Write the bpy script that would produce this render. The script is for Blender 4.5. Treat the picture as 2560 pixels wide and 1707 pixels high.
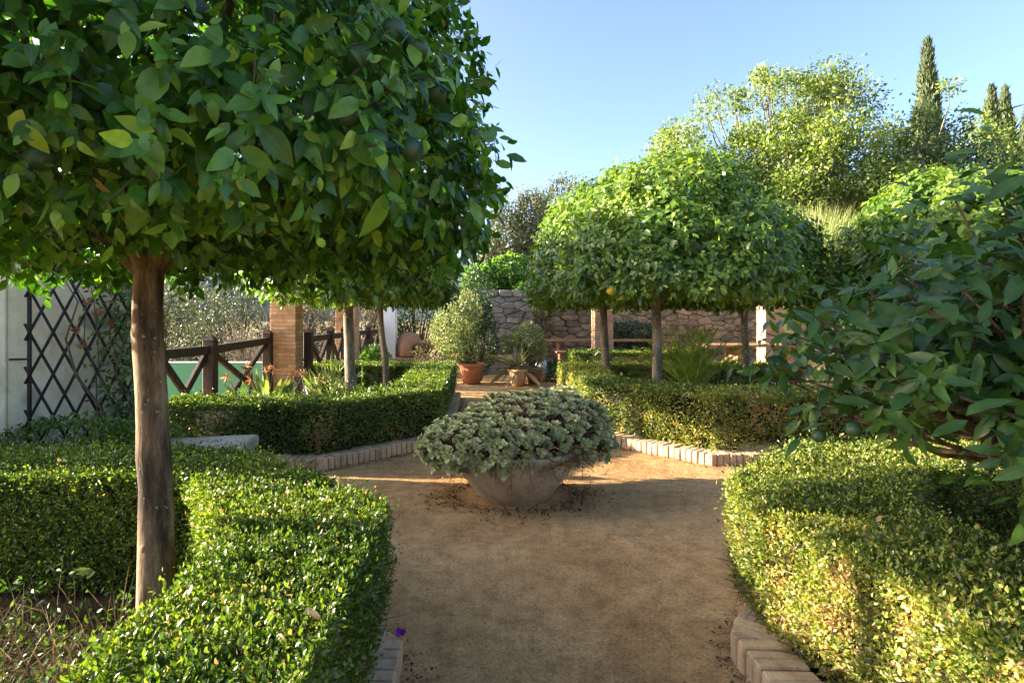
import bpy, bmesh, math, random
import numpy as np
from mathutils import Vector, Matrix

for _o in list(bpy.data.objects):
    bpy.data.objects.remove(_o)
scene = bpy.context.scene
COL = scene.collection
random.seed(7)
RNG = np.random.default_rng(7)

# ------------------------------------------------------------------ camera
EYE = 1.5
cam_data = bpy.data.cameras.new('camera')
cam_data.sensor_width = 36.0
cam_data.lens = 20.0
cam_data.shift_x = 0.0302
cam_data.shift_y = -0.0272
cam_data.clip_start = 0.05
cam_data.clip_end = 3000
cam = bpy.data.objects.new('camera', cam_data)
cam.location = (0, 0, EYE)
cam.rotation_euler = (math.radians(90), 0, 0)
COL.objects.link(cam)
scene.camera = cam

# ------------------------------------------------------------------ sky and sun
SUN_ELEV = math.radians(15.5)
SUN_AZ = math.radians(-8)          # light travels along +X, turned this far towards +Y
to_sun = Vector((-math.cos(SUN_AZ) * math.cos(SUN_ELEV), -math.sin(SUN_AZ) * math.cos(SUN_ELEV), math.sin(SUN_ELEV)))
world = bpy.data.worlds.new("World")
scene.world = world
world.use_nodes = True
wn = world.node_tree.nodes
wn.clear()
sky = wn.new('ShaderNodeTexSky')
sky.sky_type = 'NISHITA'
sky.sun_disc = False
sky.sun_elevation = SUN_ELEV
sky.sun_rotation = math.atan2(to_sun.x, to_sun.y)
sky.altitude = 100
sky.air_density = 0.62
sky.dust_density = 3.2
sky.ozone_density = 1.6
bg = wn.new('ShaderNodeBackground')
bg.inputs['Strength'].default_value = 0.113
wo = wn.new('ShaderNodeOutputWorld')
world.node_tree.links.new(sky.outputs[0], bg.inputs[0])
world.node_tree.links.new(bg.outputs[0], wo.inputs[0])

sun_data = bpy.data.lights.new('sun', 'SUN')
sun_data.energy = 5.0
sun_data.angle = math.radians(0.55)
sun_data.color = (1.0, 0.86, 0.66)
sun = bpy.data.objects.new('sun', sun_data)
sun.rotation_euler = to_sun.to_track_quat('Z', 'Y').to_euler()
sun.location = (-20, -5, 15)
COL.objects.link(sun)

vs = scene.view_settings
vs.view_transform = 'Standard'
vs.look = 'None'
vs.gamma = 1.0
vs.use_curve_mapping = False
vs.exposure = 2.5
scene.cycles.max_bounces = 6
scene.cycles.transparent_max_bounces = 4

# ------------------------------------------------------------------ helpers: objects
def link(o):
    COL.objects.link(o)
    return o

def tag(o, label=None, cat=None, group=None, kind=None):
    if label: o['label'] = label
    if cat: o['category'] = cat
    if group: o['group'] = group
    if kind: o['kind'] = kind
    return o

def thing(name, label, cat, loc=(0, 0, 0), group=None):
    o = bpy.data.objects.new(name, None)
    o.empty_display_size = 0.1
    o.location = loc
    link(o)
    return tag(o, label, cat, group)

def world_loc(o):
    l = Vector(o.location)
    p = o.parent
    while p is not None:
        l += p.location
        p = p.parent
    return l

def adopt(o, parent):
    """Parent o (given in world coordinates) under parent; parents are never turned or scaled."""
    if parent is not None:
        o.location = Vector(o.location) - world_loc(parent)
        o.parent = parent
    return o

def np_mesh(name, verts, faces, mat=None, smooth=False, attrs=None, sizes=None):
    """faces: (m,k) int array, or a flat list with sizes."""
    me = bpy.data.meshes.new(name)
    verts = np.ascontiguousarray(verts, dtype=np.float32)
    me.vertices.add(len(verts))
    me.vertices.foreach_set('co', verts.ravel())
    if sizes is None:
        faces = np.ascontiguousarray(faces, dtype=np.int32)
        m, k = faces.shape
        starts = np.arange(m, dtype=np.int32) * k
        flat = faces.ravel()
    else:
        flat = np.asarray(faces, dtype=np.int32)
        starts = np.concatenate([[0], np.cumsum(sizes)[:-1]]).astype(np.int32)
        m = len(sizes)
    me.loops.add(len(flat))
    me.loops.foreach_set('vertex_index', flat)
    me.polygons.add(m)
    me.polygons.foreach_set('loop_start', starts)
    if smooth:
        me.polygons.foreach_set('use_smooth', np.ones(m, dtype=bool))
    me.update(calc_edges=True)
    for an, (dom, vals) in (attrs or {}).items():
        a = me.attributes.new(an, 'FLOAT', dom)
        a.data.foreach_set('value', np.ascontiguousarray(vals, dtype=np.float32))
    if mat is not None:
        me.materials.append(mat)
    return me

def obj(name, me, parent=None, loc=(0, 0, 0), rot=None, scale=None, label=None):
    o = bpy.data.objects.new(name, me)
    o.location = loc
    if rot is not None: o.rotation_euler = rot
    if scale is not None: o.scale = scale
    link(o)
    adopt(o, parent)
    if label: o['label'] = label
    return o

def bm_mesh(name, bm, mat, smooth=False):
    me = bpy.data.meshes.new(name)
    bm.to_mesh(me)
    bm.free()
    if mat: me.materials.append(mat)
    if smooth:
        for p in me.polygons: p.use_smooth = True
    return me

def box_bm(sx, sy, sz, bevel=0.0, center=(0, 0, 0), jitter=0.0, seg=1):
    bm = bmesh.new()
    bmesh.ops.create_cube(bm, size=1.0)
    for v in bm.verts:
        v.co = Vector((v.co.x * sx, v.co.y * sy, v.co.z * sz))
        if jitter:
            v.co += Vector((random.uniform(-1, 1), random.uniform(-1, 1), random.uniform(-1, 1))) * jitter
    if bevel:
        bmesh.ops.bevel(bm, geom=bm.edges[:], offset=bevel, segments=seg, profile=0.5, affect='EDGES')
    bmesh.ops.translate(bm, verts=bm.verts[:], vec=center)
    return bm

def tube_arrays(pts, radii, n=8, cap=True, wob=0.0):
    pts = np.asarray(pts, float)
    radii = np.asarray(radii, float)
    k = len(pts)
    tang = np.gradient(pts, axis=0)
    tang /= np.linalg.norm(tang, axis=1)[:, None] + 1e-9
    ref = np.array([1.0, 0, 0]) if abs(tang[0][0]) < 0.8 else np.array([0, 1.0, 0])
    V = []
    for i in range(k):
        a = np.cross(tang[i], ref); a /= np.linalg.norm(a) + 1e-9
        b = np.cross(tang[i], a)
        ang = np.arange(n) * 2 * np.pi / n
        r = radii[i] * (1 + wob * (RNG.random(n) - .5))
        V.append(pts[i] + np.cos(ang)[:, None] * a * r[:, None] + np.sin(ang)[:, None] * b * r[:, None])
    V = np.concatenate(V)
    F = []
    for i in range(k - 1):
        for j in range(n):
            j2 = (j + 1) % n
            F.append((i * n + j, (i + 1) * n + j, (i + 1) * n + j2)); F.append((i * n + j, (i + 1) * n + j2, i * n + j2))
    if cap:
        c0 = len(V); V = np.concatenate([V, pts[:1], pts[-1:]])
        for j in range(n):
            j2 = (j + 1) % n
            F.append((c0, j, j2)); F.append((c0 + 1, (k - 1) * n + j2, (k - 1) * n + j))
    return V, np.array(F, dtype=np.int32)

def join_arrays(parts):
    vs_, fs_, off = [], [], 0
    for v, f in parts:
        vs_.append(v); fs_.append(f + off); off += len(v)
    return np.concatenate(vs_), np.concatenate(fs_)

def tube_mesh(name, pts, radii, mat, n=8, wob=0.0, smooth=True):
    v, f = tube_arrays(pts, radii, n, True, wob)
    return np_mesh(name, v, f, mat, smooth)

def lathe_mesh(name, prof, mat, n=32, center=(0, 0, 0), wob=0.0):
    V, F = [], []
    for (r, z) in prof:
        for j in range(n):
            a = 2 * math.pi * j / n
            w = 1 + wob * math.sin(3 * a + 7 * z) * 0.5
            V.append((center[0] + r * w * math.cos(a), center[1] + r * w * math.sin(a), center[2] + z))
    for i in range(len(prof) - 1):
        for j in range(n):
            j2 = (j + 1) % n
            F.append((i * n + j, i * n + j2, (i + 1) * n + j2, (i + 1) * n + j))
    return np_mesh(name, np.array(V), np.array(F), mat, True)

def bar_bm(p0, p1, w, t, bevel=0.006, up=Vector((0, 0, 1))):
    """A squared timber from p0 to p1, w wide across and t deep."""
    p0, p1 = Vector(p0), Vector(p1)
    d = p1 - p0
    L = d.length
    z = d.normalized()
    x = z.cross(up)
    if x.length < 1e-4: x = Vector((1, 0, 0))
    x.normalize()
    y = z.cross(x)
    bm = box_bm(t, w, L, bevel)
    M = Matrix((x, y, z)).transposed().to_4x4()
    M.translation = (p0 + p1) / 2
    bmesh.ops.transform(bm, matrix=M, verts=bm.verts[:])
    return bm

# ------------------------------------------------------------------ helpers: noise on arrays
_K = RNG.normal(size=(8, 3)); _PH = RNG.random(8) * 6.28
def snoise(p, scale=1.0, seed=0):
    p = np.asarray(p) * scale + seed * 3.7
    s = np.zeros(len(p))
    for i in range(8):
        s += np.sin(p @ (_K[i] * (1 + .35 * i)) + _PH[i] + 1.3 * np.sin(p @ _K[(i + 3) % 8]))
    return s / 4.0

def unit(a):
    return a / (np.linalg.norm(a, axis=1)[:, None] + 1e-9)

# ------------------------------------------------------------------ helpers: leaves
def _tmpl(st, mid=True):
    """Leaf template from stations (u, half width): base, rows of left/mid/right, tip."""
    V = [(0, 0)]
    F = []
    prev = None
    for (u, w) in st:
        b = len(V)
        V += [(u, -w), (u, 0), (u, w)]
        if prev is None:
            F += [(0, b + 1, b), (0, b + 2, b + 1)]
        else:
            F += [(prev, b + 1, b), (prev, prev + 1, b + 1), (prev + 1, b + 2, b + 1), (prev + 1, prev + 2, b + 2)]
        prev = b
    t = len(V)
    V.append((1, 0))
    F += [(prev, prev + 1, t), (prev + 1, prev + 2, t)]
    return np.array(V, float), np.array(F, dtype=np.int32)

T2 = (np.array([(0, 0), (.45, -.5), (1, 0), (.45, .5)], float), np.array([(0, 2, 1), (0, 3, 2)], dtype=np.int32))
T4 = _tmpl([(.45, .5)])
T8 = _tmpl([(.28, .44), (.62, .46)])
T16 = _tmpl([(.07, .12), (.22, .39), (.42, .5), (.64, .44), (.84, .23)])
T12 = _tmpl([(.14, .27), (.42, .5), (.74, .36)])
TBLADE = _tmpl([(.3, .5), (.7, .38)])

def leaf_arrays(P, T, N, L, W, tm, fold=.25, curl=-.15, fold_var=.5, curl_var=1.0):
    n = len(P)
    uv, F = tm
    T = unit(T)
    B = unit(np.cross(T, N))
    N = np.cross(B, T)
    L = np.broadcast_to(L, (n,)); W = np.broadcast_to(W, (n,))
    f = fold * (1 + fold_var * RNG.normal(size=n)); c = curl * (1 + curl_var * RNG.normal(size=n))
    u, v = uv[:, 0], uv[:, 1]
    h = f[:, None] * np.abs(v)[None] * W[:, None] + c[:, None] * (u ** 2)[None] * L[:, None]
    if len(uv) > 10:
        ph, am = RNG.random(n) * 6.28, RNG.random(n) * .09
        h = h + am[:, None] * np.abs(v)[None] * L[:, None] * np.sin(u[None] * 11 + ph[:, None] + 2.2 * np.sign(v)[None])
        tw_ = RNG.normal(size=n) * .12
        h = h + tw_[:, None] * (v * u)[None] * L[:, None]
    V = (P[:, None, :] + T[:, None, :] * (u[None] * L[:, None])[:, :, None]
         + B[:, None, :] * (v[None] * W[:, None])[:, :, None] + N[:, None, :] * h[:, :, None])
    faces = (F[None] + (np.arange(n) * len(uv))[:, None, None]).reshape(-1, 3)
    return V.reshape(-1, 3), faces

def leaf_mesh(name, P, T, N, L, W, tint, mat, tm=T4, smooth=True, **kw):
    V, F = leaf_arrays(P, T, N, L, W, tm, **kw)
    n, k, m = len(P), len(tm[0]), len(tm[1])
    attrs = {'tint': ('FACE', np.repeat(np.clip(tint, 0, 1), m)),
             'lu': ('POINT', np.tile(tm[0][:, 0], n)), 'lv': ('POINT', np.tile(tm[0][:, 1], n))}
    return np_mesh(name, V, F, mat, smooth, attrs)

def rnd(n, k=3):
    return RNG.normal(size=(n, k))

# ------------------------------------------------------------------ materials
def new_mat(name):
    m = bpy.data.materials.new(name)
    m.use_nodes = True
    nt = m.node_tree
    nt.nodes.clear()
    out = nt.nodes.new('ShaderNodeOutputMaterial')
    return m, nt, out

def node(nt, kind, **inp):
    n = nt.nodes.new(kind)
    for k, v in inp.items():
        if k.startswith('_'):
            setattr(n, k[1:], v)
        else:
            n.inputs[k.replace('__', ' ')].default_value = v
    return n

def ramp(nt, stops, interp='LINEAR'):
    r = nt.nodes.new('ShaderNodeValToRGB')
    cr = r.color_ramp
    cr.interpolation = interp
    while len(cr.elements) > len(stops): cr.elements.remove(cr.elements[-1])
    while len(cr.elements) < len(stops): cr.elements.new(0.5)
    for e, (p, c) in zip(cr.elements, stops):
        e.position = p
        e.color = (*c, 1) if len(c) == 3 else c
    return r

def leaf_mat(name, stops, rough=.42, trans=.3, tmul=(1.7, 1.8, .55), veins=0.0, spec=.5):
    m, nt, out = new_mat(name)
    lk = nt.links.new
    at = node(nt, 'ShaderNodeAttribute', _attribute_name='tint')
    r = ramp(nt, stops)
    lk(at.outputs['Fac'], r.inputs[0])
    col = r.outputs[0]
    p = node(nt, 'ShaderNodeBsdfPrincipled', Roughness=rough)
    p.inputs['Specular IOR Level'].default_value = spec
    if veins:
        au = node(nt, 'ShaderNodeAttribute', _attribute_name='lu')
        av = node(nt, 'ShaderNodeAttribute', _attribute_name='lv')
        ab = node(nt, 'ShaderNodeMath', _operation='ABSOLUTE'); lk(av.outputs['Fac'], ab.inputs[0])
        rib = ramp(nt, [(0.0, (1, 1, 1)), (0.05, (0, 0, 0))]); lk(ab.outputs[0], rib.inputs[0])
        # side veins: stripes leaning forward from the midrib
        m1 = node(nt, 'ShaderNodeMath', _operation='MULTIPLY'); m1.inputs[1].default_value = 0.55; lk(ab.outputs[0], m1.inputs[0])
        m2 = node(nt, 'ShaderNodeMath', _operation='SUBTRACT'); lk(au.outputs['Fac'], m2.inputs[0]); lk(m1.outputs[0], m2.inputs[1])
        m3 = node(nt, 'ShaderNodeMath', _operation='MULTIPLY'); m3.inputs[1].default_value = 52; lk(m2.outputs[0], m3.inputs[0])
        m4 = node(nt, 'ShaderNodeMath', _operation='SINE'); lk(m3.outputs[0], m4.inputs[0])
        m5 = node(nt, 'ShaderNodeMath', _operation='MULTIPLY'); m5.inputs[1].default_value = .03; lk(m4.outputs[0], m5.inputs[0])
        no = node(nt, 'ShaderNodeTexNoise', Scale=38.0, Detail=3.0)
        geo = node(nt, 'ShaderNodeNewGeometry'); lk(geo.outputs['Position'], no.inputs['Vector'])
        bm_ = node(nt, 'ShaderNodeMath', _operation='ADD'); lk(m5.outputs[0], bm_.inputs[0]); lk(no.outputs['Fac'], bm_.inputs[1])
        bump = node(nt, 'ShaderNodeBump', Strength=.35, Distance=.004); lk(bm_.outputs[0], bump.inputs['Height'])
        lk(bump.outputs[0], p.inputs['Normal'])
        mx = node(nt, 'ShaderNodeMixRGB', _blend_type='MIX'); mx.inputs[2].default_value = (.16, .24, .06, 1)
        mf = node(nt, 'ShaderNodeMath', _operation='MULTIPLY'); mf.inputs[1].default_value = veins; lk(rib.outputs[0], mf.inputs[0])
        lk(mf.outputs[0], mx.inputs[0]); lk(col, mx.inputs[1])
        nr = ramp(nt, [(.35, (.75, .78, .7)), (.7, (1.25, 1.2, 1.1))]); lk(no.outputs['Fac'], nr.inputs[0])
        mu = node(nt, 'ShaderNodeMixRGB', _blend_type='MULTIPLY'); mu.inputs[0].default_value = .7
        lk(mx.outputs[0], mu.inputs[1]); lk(nr.outputs[0], mu.inputs[2])
        col = mu.outputs[0]
    lk(col, p.inputs['Base Color'])
    tr = node(nt, 'ShaderNodeBsdfTranslucent')
    tm_ = node(nt, 'ShaderNodeMixRGB', _blend_type='MULTIPLY'); tm_.inputs[0].default_value = 1
    tm_.inputs[2].default_value = (*tmul, 1)
    lk(col, tm_.inputs[1]); lk(tm_.outputs[0], tr.inputs[0])
    mix = node(nt, 'ShaderNodeMixShader'); mix.inputs[0].default_value = trans
    lk(p.outputs[0], mix.inputs[1]); lk(tr.outputs[0], mix.inputs[2])
    lk(mix.outputs[0], out.inputs[0])
    return m

def rough_mat(name, stops, scale=8.0, rough=.85, bump=.4, dist=.01, stretch=(1, 1, 1), detail=6.0, rand=0.0, spots=None, fine=0.0, spec=.3):
    """Noise coloured matt surface; rand: brightness change per object; spots: (scale, threshold, colour)."""
    m, nt, out = new_mat(name)
    lk = nt.links.new
    tc = node(nt, 'ShaderNodeNewGeometry')
    mp = node(nt, 'ShaderNodeMapping'); mp.inputs['Scale'].default_value = stretch
    lk(tc.outputs['Position'], mp.inputs[0])
    no = node(nt, 'ShaderNodeTexNoise', Scale=scale, Detail=detail, Roughness=.62)
    lk(mp.outputs[0], no.inputs['Vector'])
    r = ramp(nt, stops); lk(no.outputs['Fac'], r.inputs[0])
    col = r.outputs[0]
    if fine:
        n2 = node(nt, 'ShaderNodeTexNoise', Scale=scale * 9, Detail=4.0); lk(mp.outputs[0], n2.inputs['Vector'])
        r2 = ramp(nt, [(.3, (1 - fine,) * 3), (.7, (1 + fine,) * 3)]); lk(n2.outputs['Fac'], r2.inputs[0])
        mu = node(nt, 'ShaderNodeMixRGB', _blend_type='MULTIPLY'); mu.inputs[0].default_value = 1
        lk(col, mu.inputs[1]); lk(r2.outputs[0], mu.inputs[2]); col = mu.outputs[0]
    if spots:
        sc, th, c = spots
        n3 = node(nt, 'ShaderNodeTexNoise', Scale=sc, Detail=2.0); lk(tc.outputs['Position'], n3.inputs['Vector'])
        r3 = ramp(nt, [(th, (0, 0, 0)), (th + .06, (1, 1, 1))]); lk(n3.outputs['Fac'], r3.inputs[0])
        mx = node(nt, 'ShaderNodeMixRGB'); mx.inputs[2].default_value = (*c, 1)
        lk(r3.outputs[0], mx.inputs[0]); lk(col, mx.inputs[1]); col = mx.outputs[0]
    if rand:
        oi = node(nt, 'ShaderNodeObjectInfo')
        r4 = ramp(nt, [(0, (1 - rand, 1 - rand, 1 - rand * .8)), (.5, (1, 1, 1)), (1, (1 + rand, 1 + rand * .8, 1 + rand * .5))])
        lk(oi.outputs['Random'], r4.inputs[0])
        mu = node(nt, 'ShaderNodeMixRGB', _blend_type='MULTIPLY'); mu.inputs[0].default_value = 1
        lk(col, mu.inputs[1]); lk(r4.outputs[0], mu.inputs[2]); col = mu.outputs[0]
    p = node(nt, 'ShaderNodeBsdfPrincipled', Roughness=rough)
    p.inputs['Specular IOR Level'].default_value = spec
    lk(col, p.inputs['Base Color'])
    if bump:
        b = node(nt, 'ShaderNodeBump', Strength=bump, Distance=dist)
        lk(no.outputs['Fac'], b.inputs['Height']); lk(b.outputs[0], p.inputs['Normal'])
    lk(p.outputs[0], out.inputs[0])
    return m

M = {}
# foliage: position 0..1 along the tint of each leaf
M['citrus_near'] = leaf_mat('citrus_leaf_glossy', [(0, (.016, .05, .01)), (.35, (.055, .155, .02)), (.65, (.12, .26, .03)), (.88, (.25, .39, .045)), (.97, (.38, .45, .06)), (1, (.34, .2, .06))], rough=.34, trans=.27, tmul=(1.4, 1.85, .4), veins=.3, spec=.38)
M['citrus_dark'] = leaf_mat('citrus_leaf_dark', [(0, (.018, .046, .01)), (.5, (.046, .115, .018)), (.85, (.1, .19, .028)), (1, (.19, .27, .045))], rough=.38, trans=.22, veins=.22, spec=.4)
M['citrus'] = leaf_mat('citrus_leaf', [(0, (.024, .058, .012)), (.4, (.085, .165, .022)), (.75, (.2, .285, .036)), (.95, (.39, .4, .07)), (1, (.42, .31, .1))], rough=.36, trans=.3, tmul=(1.6, 1.8, .45))
M['box'] = leaf_mat('hedge_leaf', [(0, (.026, .05, .009)), (.4, (.07, .125, .014)), (.75, (.16, .23, .025)), (.92, (.28, .31, .05)), (1, (.34, .22, .1))], rough=.38, trans=.32)
M['box_yellow'] = leaf_mat('hedge_leaf_yellowing', [(0, (.026, .05, .012)), (.32, (.085, .14, .02)), (.6, (.22, .26, .035)), (.85, (.42, .37, .08)), (1, (.42, .28, .14))], rough=.42, trans=.32)
M['shrub_dark'] = leaf_mat('dark_shrub_leaf', [(0, (.012, .03, .012)), (.6, (.035, .075, .025)), (1, (.09, .13, .05))], trans=.2)
M['shrub_pale'] = leaf_mat('variegated_leaf', [(0, (.06, .1, .03)), (.4, (.2, .26, .08)), (.8, (.42, .42, .18)), (1, (.5, .45, .26))], trans=.25, tmul=(1.2, 1.2, .6))
M['olive'] = leaf_mat('olive_leaf', [(0, (.03, .042, .018)), (.5, (.095, .115, .055)), (1, (.23, .24, .125))], rough=.5, trans=.2, tmul=(1.2, 1.25, .7))
M['scrub'] = leaf_mat('scrub_leaf', [(0, (.05, .045, .025)), (.5, (.125, .11, .055)), (1, (.24, .21, .1))], rough=.6, trans=.2, tmul=(1.2, 1.1, .6))
M['carob'] = leaf_mat('big_tree_leaf', [(0, (.04, .075, .014)), (.4, (.115, .175, .035)), (.75, (.23, .29, .06)), (1, (.4, .41, .13))], rough=.45, trans=.3)
M['vine'] = leaf_mat('vine_leaf', [(0, (.03, .09, .016)), (.5, (.1, .21, .035)), (1, (.26, .34, .06))], rough=.45, trans=.35)
M['cypress'] = leaf_mat('cypress_needles', [(0, (.02, .04, .018)), (.6, (.06, .085, .03)), (1, (.13, .14, .05))], rough=.6, trans=.1)
M['reed'] = leaf_mat('reed_blade', [(0, (.1, .17, .035)), (.5, (.24, .31, .08)), (.85, (.4, .4, .16)), (1, (.42, .28, .13))], rough=.5, trans=.3, tmul=(1.2, 1.2, .6))
M['cycad'] = leaf_mat('cycad_leaflet', [(0, (.09, .15, .02)), (.5, (.22, .3, .045)), (1, (.42, .42, .1))], rough=.35, trans=.38)
M['strelitzia'] = leaf_mat('strap_leaf', [(0, (.03, .07, .025)), (.5, (.1, .17, .06)), (1, (.3, .34, .14))], rough=.4, trans=.3)
M['weed'] = leaf_mat('weed_leaf', [(0, (.03, .07, .012)), (.5, (.08, .15, .025)), (1, (.2, .24, .06))], trans=.3)
M['dry'] = leaf_mat('dry_stalk', [(0, (.08, .05, .03)), (.5, (.2, .14, .08)), (1, (.42, .33, .2))], rough=.8, trans=.15, tmul=(1.1, 1, .8), spec=.2)
M['litter'] = leaf_mat('litter_leaf', [(0, (.03, .022, .014)), (.5, (.09, .06, .03)), (.85, (.2, .13, .06)), (1, (.36, .27, .16))], rough=.8, trans=.1, tmul=(1.1, 1, .8), spec=.2)
M['rosette'] = leaf_mat('rosette_leaf', [(0, (.17, .19, .07)), (.4, (.38, .385, .16)), (.75, (.56, .535, .27)), (.95, (.66, .6, .36)), (1, (.5, .25, .12))], rough=.5, trans=.15, tmul=(1.2, 1.3, .8))
M['aloe'] = leaf_mat('aloe_blade', [(0, (.05, .065, .03)), (.5, (.14, .15, .06)), (1, (.32, .3, .13))], rough=.45, trans=.15)
M['petal'] = leaf_mat('purple_petal', [(0, (.16, .01, .22)), (1, (.3, .02, .4))], trans=.3, tmul=(1.2, 1, 1.2))
M['pink'] = leaf_mat('pink_bract', [(0, (.4, .03, .16)), (1, (.7, .08, .3))], trans=.3, tmul=(1.2, 1, 1.2))

M['bark'] = rough_mat('grey_brown_bark', [(.36, (.035, .021, .012)), (.5, (.13, .08, .045)), (.64, (.25, .175, .105))], scale=13, rough=.9, bump=1.0, dist=.012, stretch=(1, 1, .22), spots=(60, .69, (.34, .29, .21)), fine=.3)
M['bark_pale'] = rough_mat('pale_bark', [(.3, (.075, .055, .038)), (.5, (.165, .125, .088)), (.7, (.29, .235, .175))], scale=12, rough=.9, bump=.6, dist=.012, stretch=(1, 1, .3), spots=(40, .62, (.42, .38, .3)), fine=.2)
M['twig'] = rough_mat('twig_bark', [(.3, (.06, .042, .028)), (.7, (.16, .115, .08))], scale=30, rough=.9, bump=0)
M['succulent_stem'] = rough_mat('reddish_succulent_stem', [(.3, (.09, .045, .026)), (.7, (.26, .14, .075))], scale=30, rough=.8, bump=0)
M['core'] = rough_mat('shade_toned_core', [(.35, (.012, .014, .007)), (.7, (.03, .028, .016))], scale=40, rough=1.0, bump=.8, dist=.02)  # near-black tone stands in for the shade between hedge leaves
def sand_mat():
    m, nt, out = new_mat('sandy_path')
    lk = nt.links.new
    g = node(nt, 'ShaderNodeNewGeometry')
    def nz(scale, detail, ro=.6):
        n = node(nt, 'ShaderNodeTexNoise', Scale=scale, Detail=detail, Roughness=ro)
        lk(g.outputs['Position'], n.inputs['Vector'])
        return n.outputs['Fac']
    a, b, c, d = nz(1.1, 6), nz(9, 8, .7), nz(70, 5, .7), nz(260, 2)
    r = ramp(nt, [(.3, (.37, .215, .095)), (.5, (.52, .33, .155)), (.7, (.62, .42, .215))]); lk(a, r.inputs[0])
    col = r.outputs[0]
    for f, lo, hi, amt in ((b, (.36, (.62, .58, .53)), (.6, (1.14, 1.12, 1.1)), .75), (c, (.34, (.55, .5, .45)), (.6, (1.16, 1.15, 1.13)), .8), (d, (.36, (.7, .68, .65)), (.66, (1.25, 1.25, 1.25)), .8)):
        q = ramp(nt, [lo, hi]); lk(f, q.inputs[0])
        mu = node(nt, 'ShaderNodeMixRGB', _blend_type='MULTIPLY'); mu.inputs[0].default_value = amt
        lk(col, mu.inputs[1]); lk(q.outputs[0], mu.inputs[2]); col = mu.outputs[0]
    p = node(nt, 'ShaderNodeBsdfPrincipled', Roughness=.95); p.inputs['Specular IOR Level'].default_value = .12
    lk(col, p.inputs['Base Color'])
    b1 = node(nt, 'ShaderNodeBump', Strength=.8, Distance=.03); lk(b, b1.inputs['Height'])
    b2 = node(nt, 'ShaderNodeBump', Strength=.9, Distance=.006); lk(c, b2.inputs['Height']); lk(b1.outputs[0], b2.inputs['Normal'])
    lk(b2.outputs[0], p.inputs['Normal'])
    lk(p.outputs[0], out.inputs[0])
    return m
M['sand'] = sand_mat()
M['soil'] = rough_mat('bed_soil', [(.3, (.035, .024, .014)), (.7, (.1, .068, .04))], scale=6, rough=1, bump=.8, dist=.03, fine=.3, spec=.1)
M['earth'] = rough_mat('dry_earth', [(.3, (.16, .13, .06)), (.7, (.3, .25, .13))], scale=.7, rough=1, bump=.5, dist=.05, fine=.3, spec=.1)
M['hill'] = rough_mat('hazed_hill_scrub', [(.35, (.05, .075, .08)), (.65, (.12, .15, .14))], scale=.05, rough=1, bump=.0, fine=.35)  # blue of the distant air mixed into the scrub colour
M['kerb'] = rough_mat('kerb_brick', [(.3, (.37, .24, .135)), (.5, (.51, .355, .21)), (.75, (.6, .45, .29))], scale=9, rough=.9, bump=.5, dist=.006, rand=.16, fine=.15, spots=(7, .62, (.3, .22, .15)))
M['brick'] = rough_mat('pillar_brick', [(.3, (.35, .175, .09)), (.5, (.48, .275, .15)), (.75, (.58, .39, .24))], scale=7, rough=.9, bump=.5, dist=.006, rand=.22, fine=.15)
M['mortar'] = rough_mat('mortar', [(.3, (.26, .2, .14)), (.7, (.4, .33, .24))], scale=20, rough=1, bump=.5, dist=.006)
M['stone_grey'] = rough_mat('dry_stone_grey', [(.3, (.12, .11, .09)), (.55, (.25, .228, .185)), (.8, (.4, .37, .3))], scale=6, rough=.9, bump=.7, dist=.02, rand=.35, fine=.2)
M['stone_warm'] = rough_mat('rubble_stone_warm', [(.3, (.16, .11, .06)), (.55, (.29, .21, .12)), (.8, (.44, .345, .215))], scale=6, rough=.9, bump=.7, dist=.02, rand=.3, fine=.2)
M['wall_dark'] = rough_mat('deep_joint_earth', [(.3, (.05, .042, .034)), (.7, (.11, .09, .07))], scale=15, rough=1, bump=.5)
M['wall_mortar'] = rough_mat('earth_mortar', [(.3, (.13, .095, .065)), (.7, (.24, .18, .125))], scale=15, rough=1, bump=.5)
M['render'] = rough_mat('limewash', [(.25, (.58, .46, .3)), (.5, (.84, .71, .52)), (.75, (.9, .8, .62))], scale=2.2, rough=.95, bump=.35, dist=.008, detail=10, fine=.06, spots=(2.6, .57, (.5, .44, .33)))
M['white'] = rough_mat('white_paint', [(.3, (.72, .72, .73)), (.7, (.82, .82, .82))], scale=3, rough=.8, bump=.2)
M['green'] = rough_mat('green_paint', [(.3, (.075, .23, .135)), (.7, (.095, .28, .165))], scale=.8, rough=.6, bump=.1)
M['timber'] = rough_mat('dark_stained_timber', [(.3, (.022, .014, .011)), (.55, (.05, .03, .022)), (.8, (.1, .062, .045))], scale=16, rough=.65, bump=.5, dist=.005, stretch=(1, 1, .35), fine=.2)
M['pole'] = rough_mat('trellis_pole', [(.3, (.012, .01, .008)), (.7, (.04, .03, .022))], scale=30, rough=.6, bump=.4, dist=.003)
M['pine'] = rough_mat('orange_pine', [(.3, (.27, .14, .065)), (.7, (.4, .23, .11))], scale=9, rough=.6, bump=.2, stretch=(.3, 1, 1))
M['concrete'] = rough_mat('weathered_slab', [(.25, (.17, .15, .115)), (.5, (.29, .26, .205)), (.75, (.42, .385, .32))], scale=5, rough=.95, bump=.6, dist=.01, detail=10, fine=.15)
M['terracotta'] = rough_mat('terracotta', [(.3, (.34, .12, .055)), (.7, (.5, .21, .1))], scale=6, rough=.8, bump=.3, rand=.15)
M['terracotta_pale'] = rough_mat('pale_terracotta', [(.3, (.45, .25, .12)), (.7, (.6, .38, .2))], scale=6, rough=.8, bump=.3)
M['oven'] = rough_mat('oven_clay', [(.3, (.3, .15, .085)), (.7, (.42, .24, .14))], scale=9, rough=.95, bump=.5)
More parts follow.
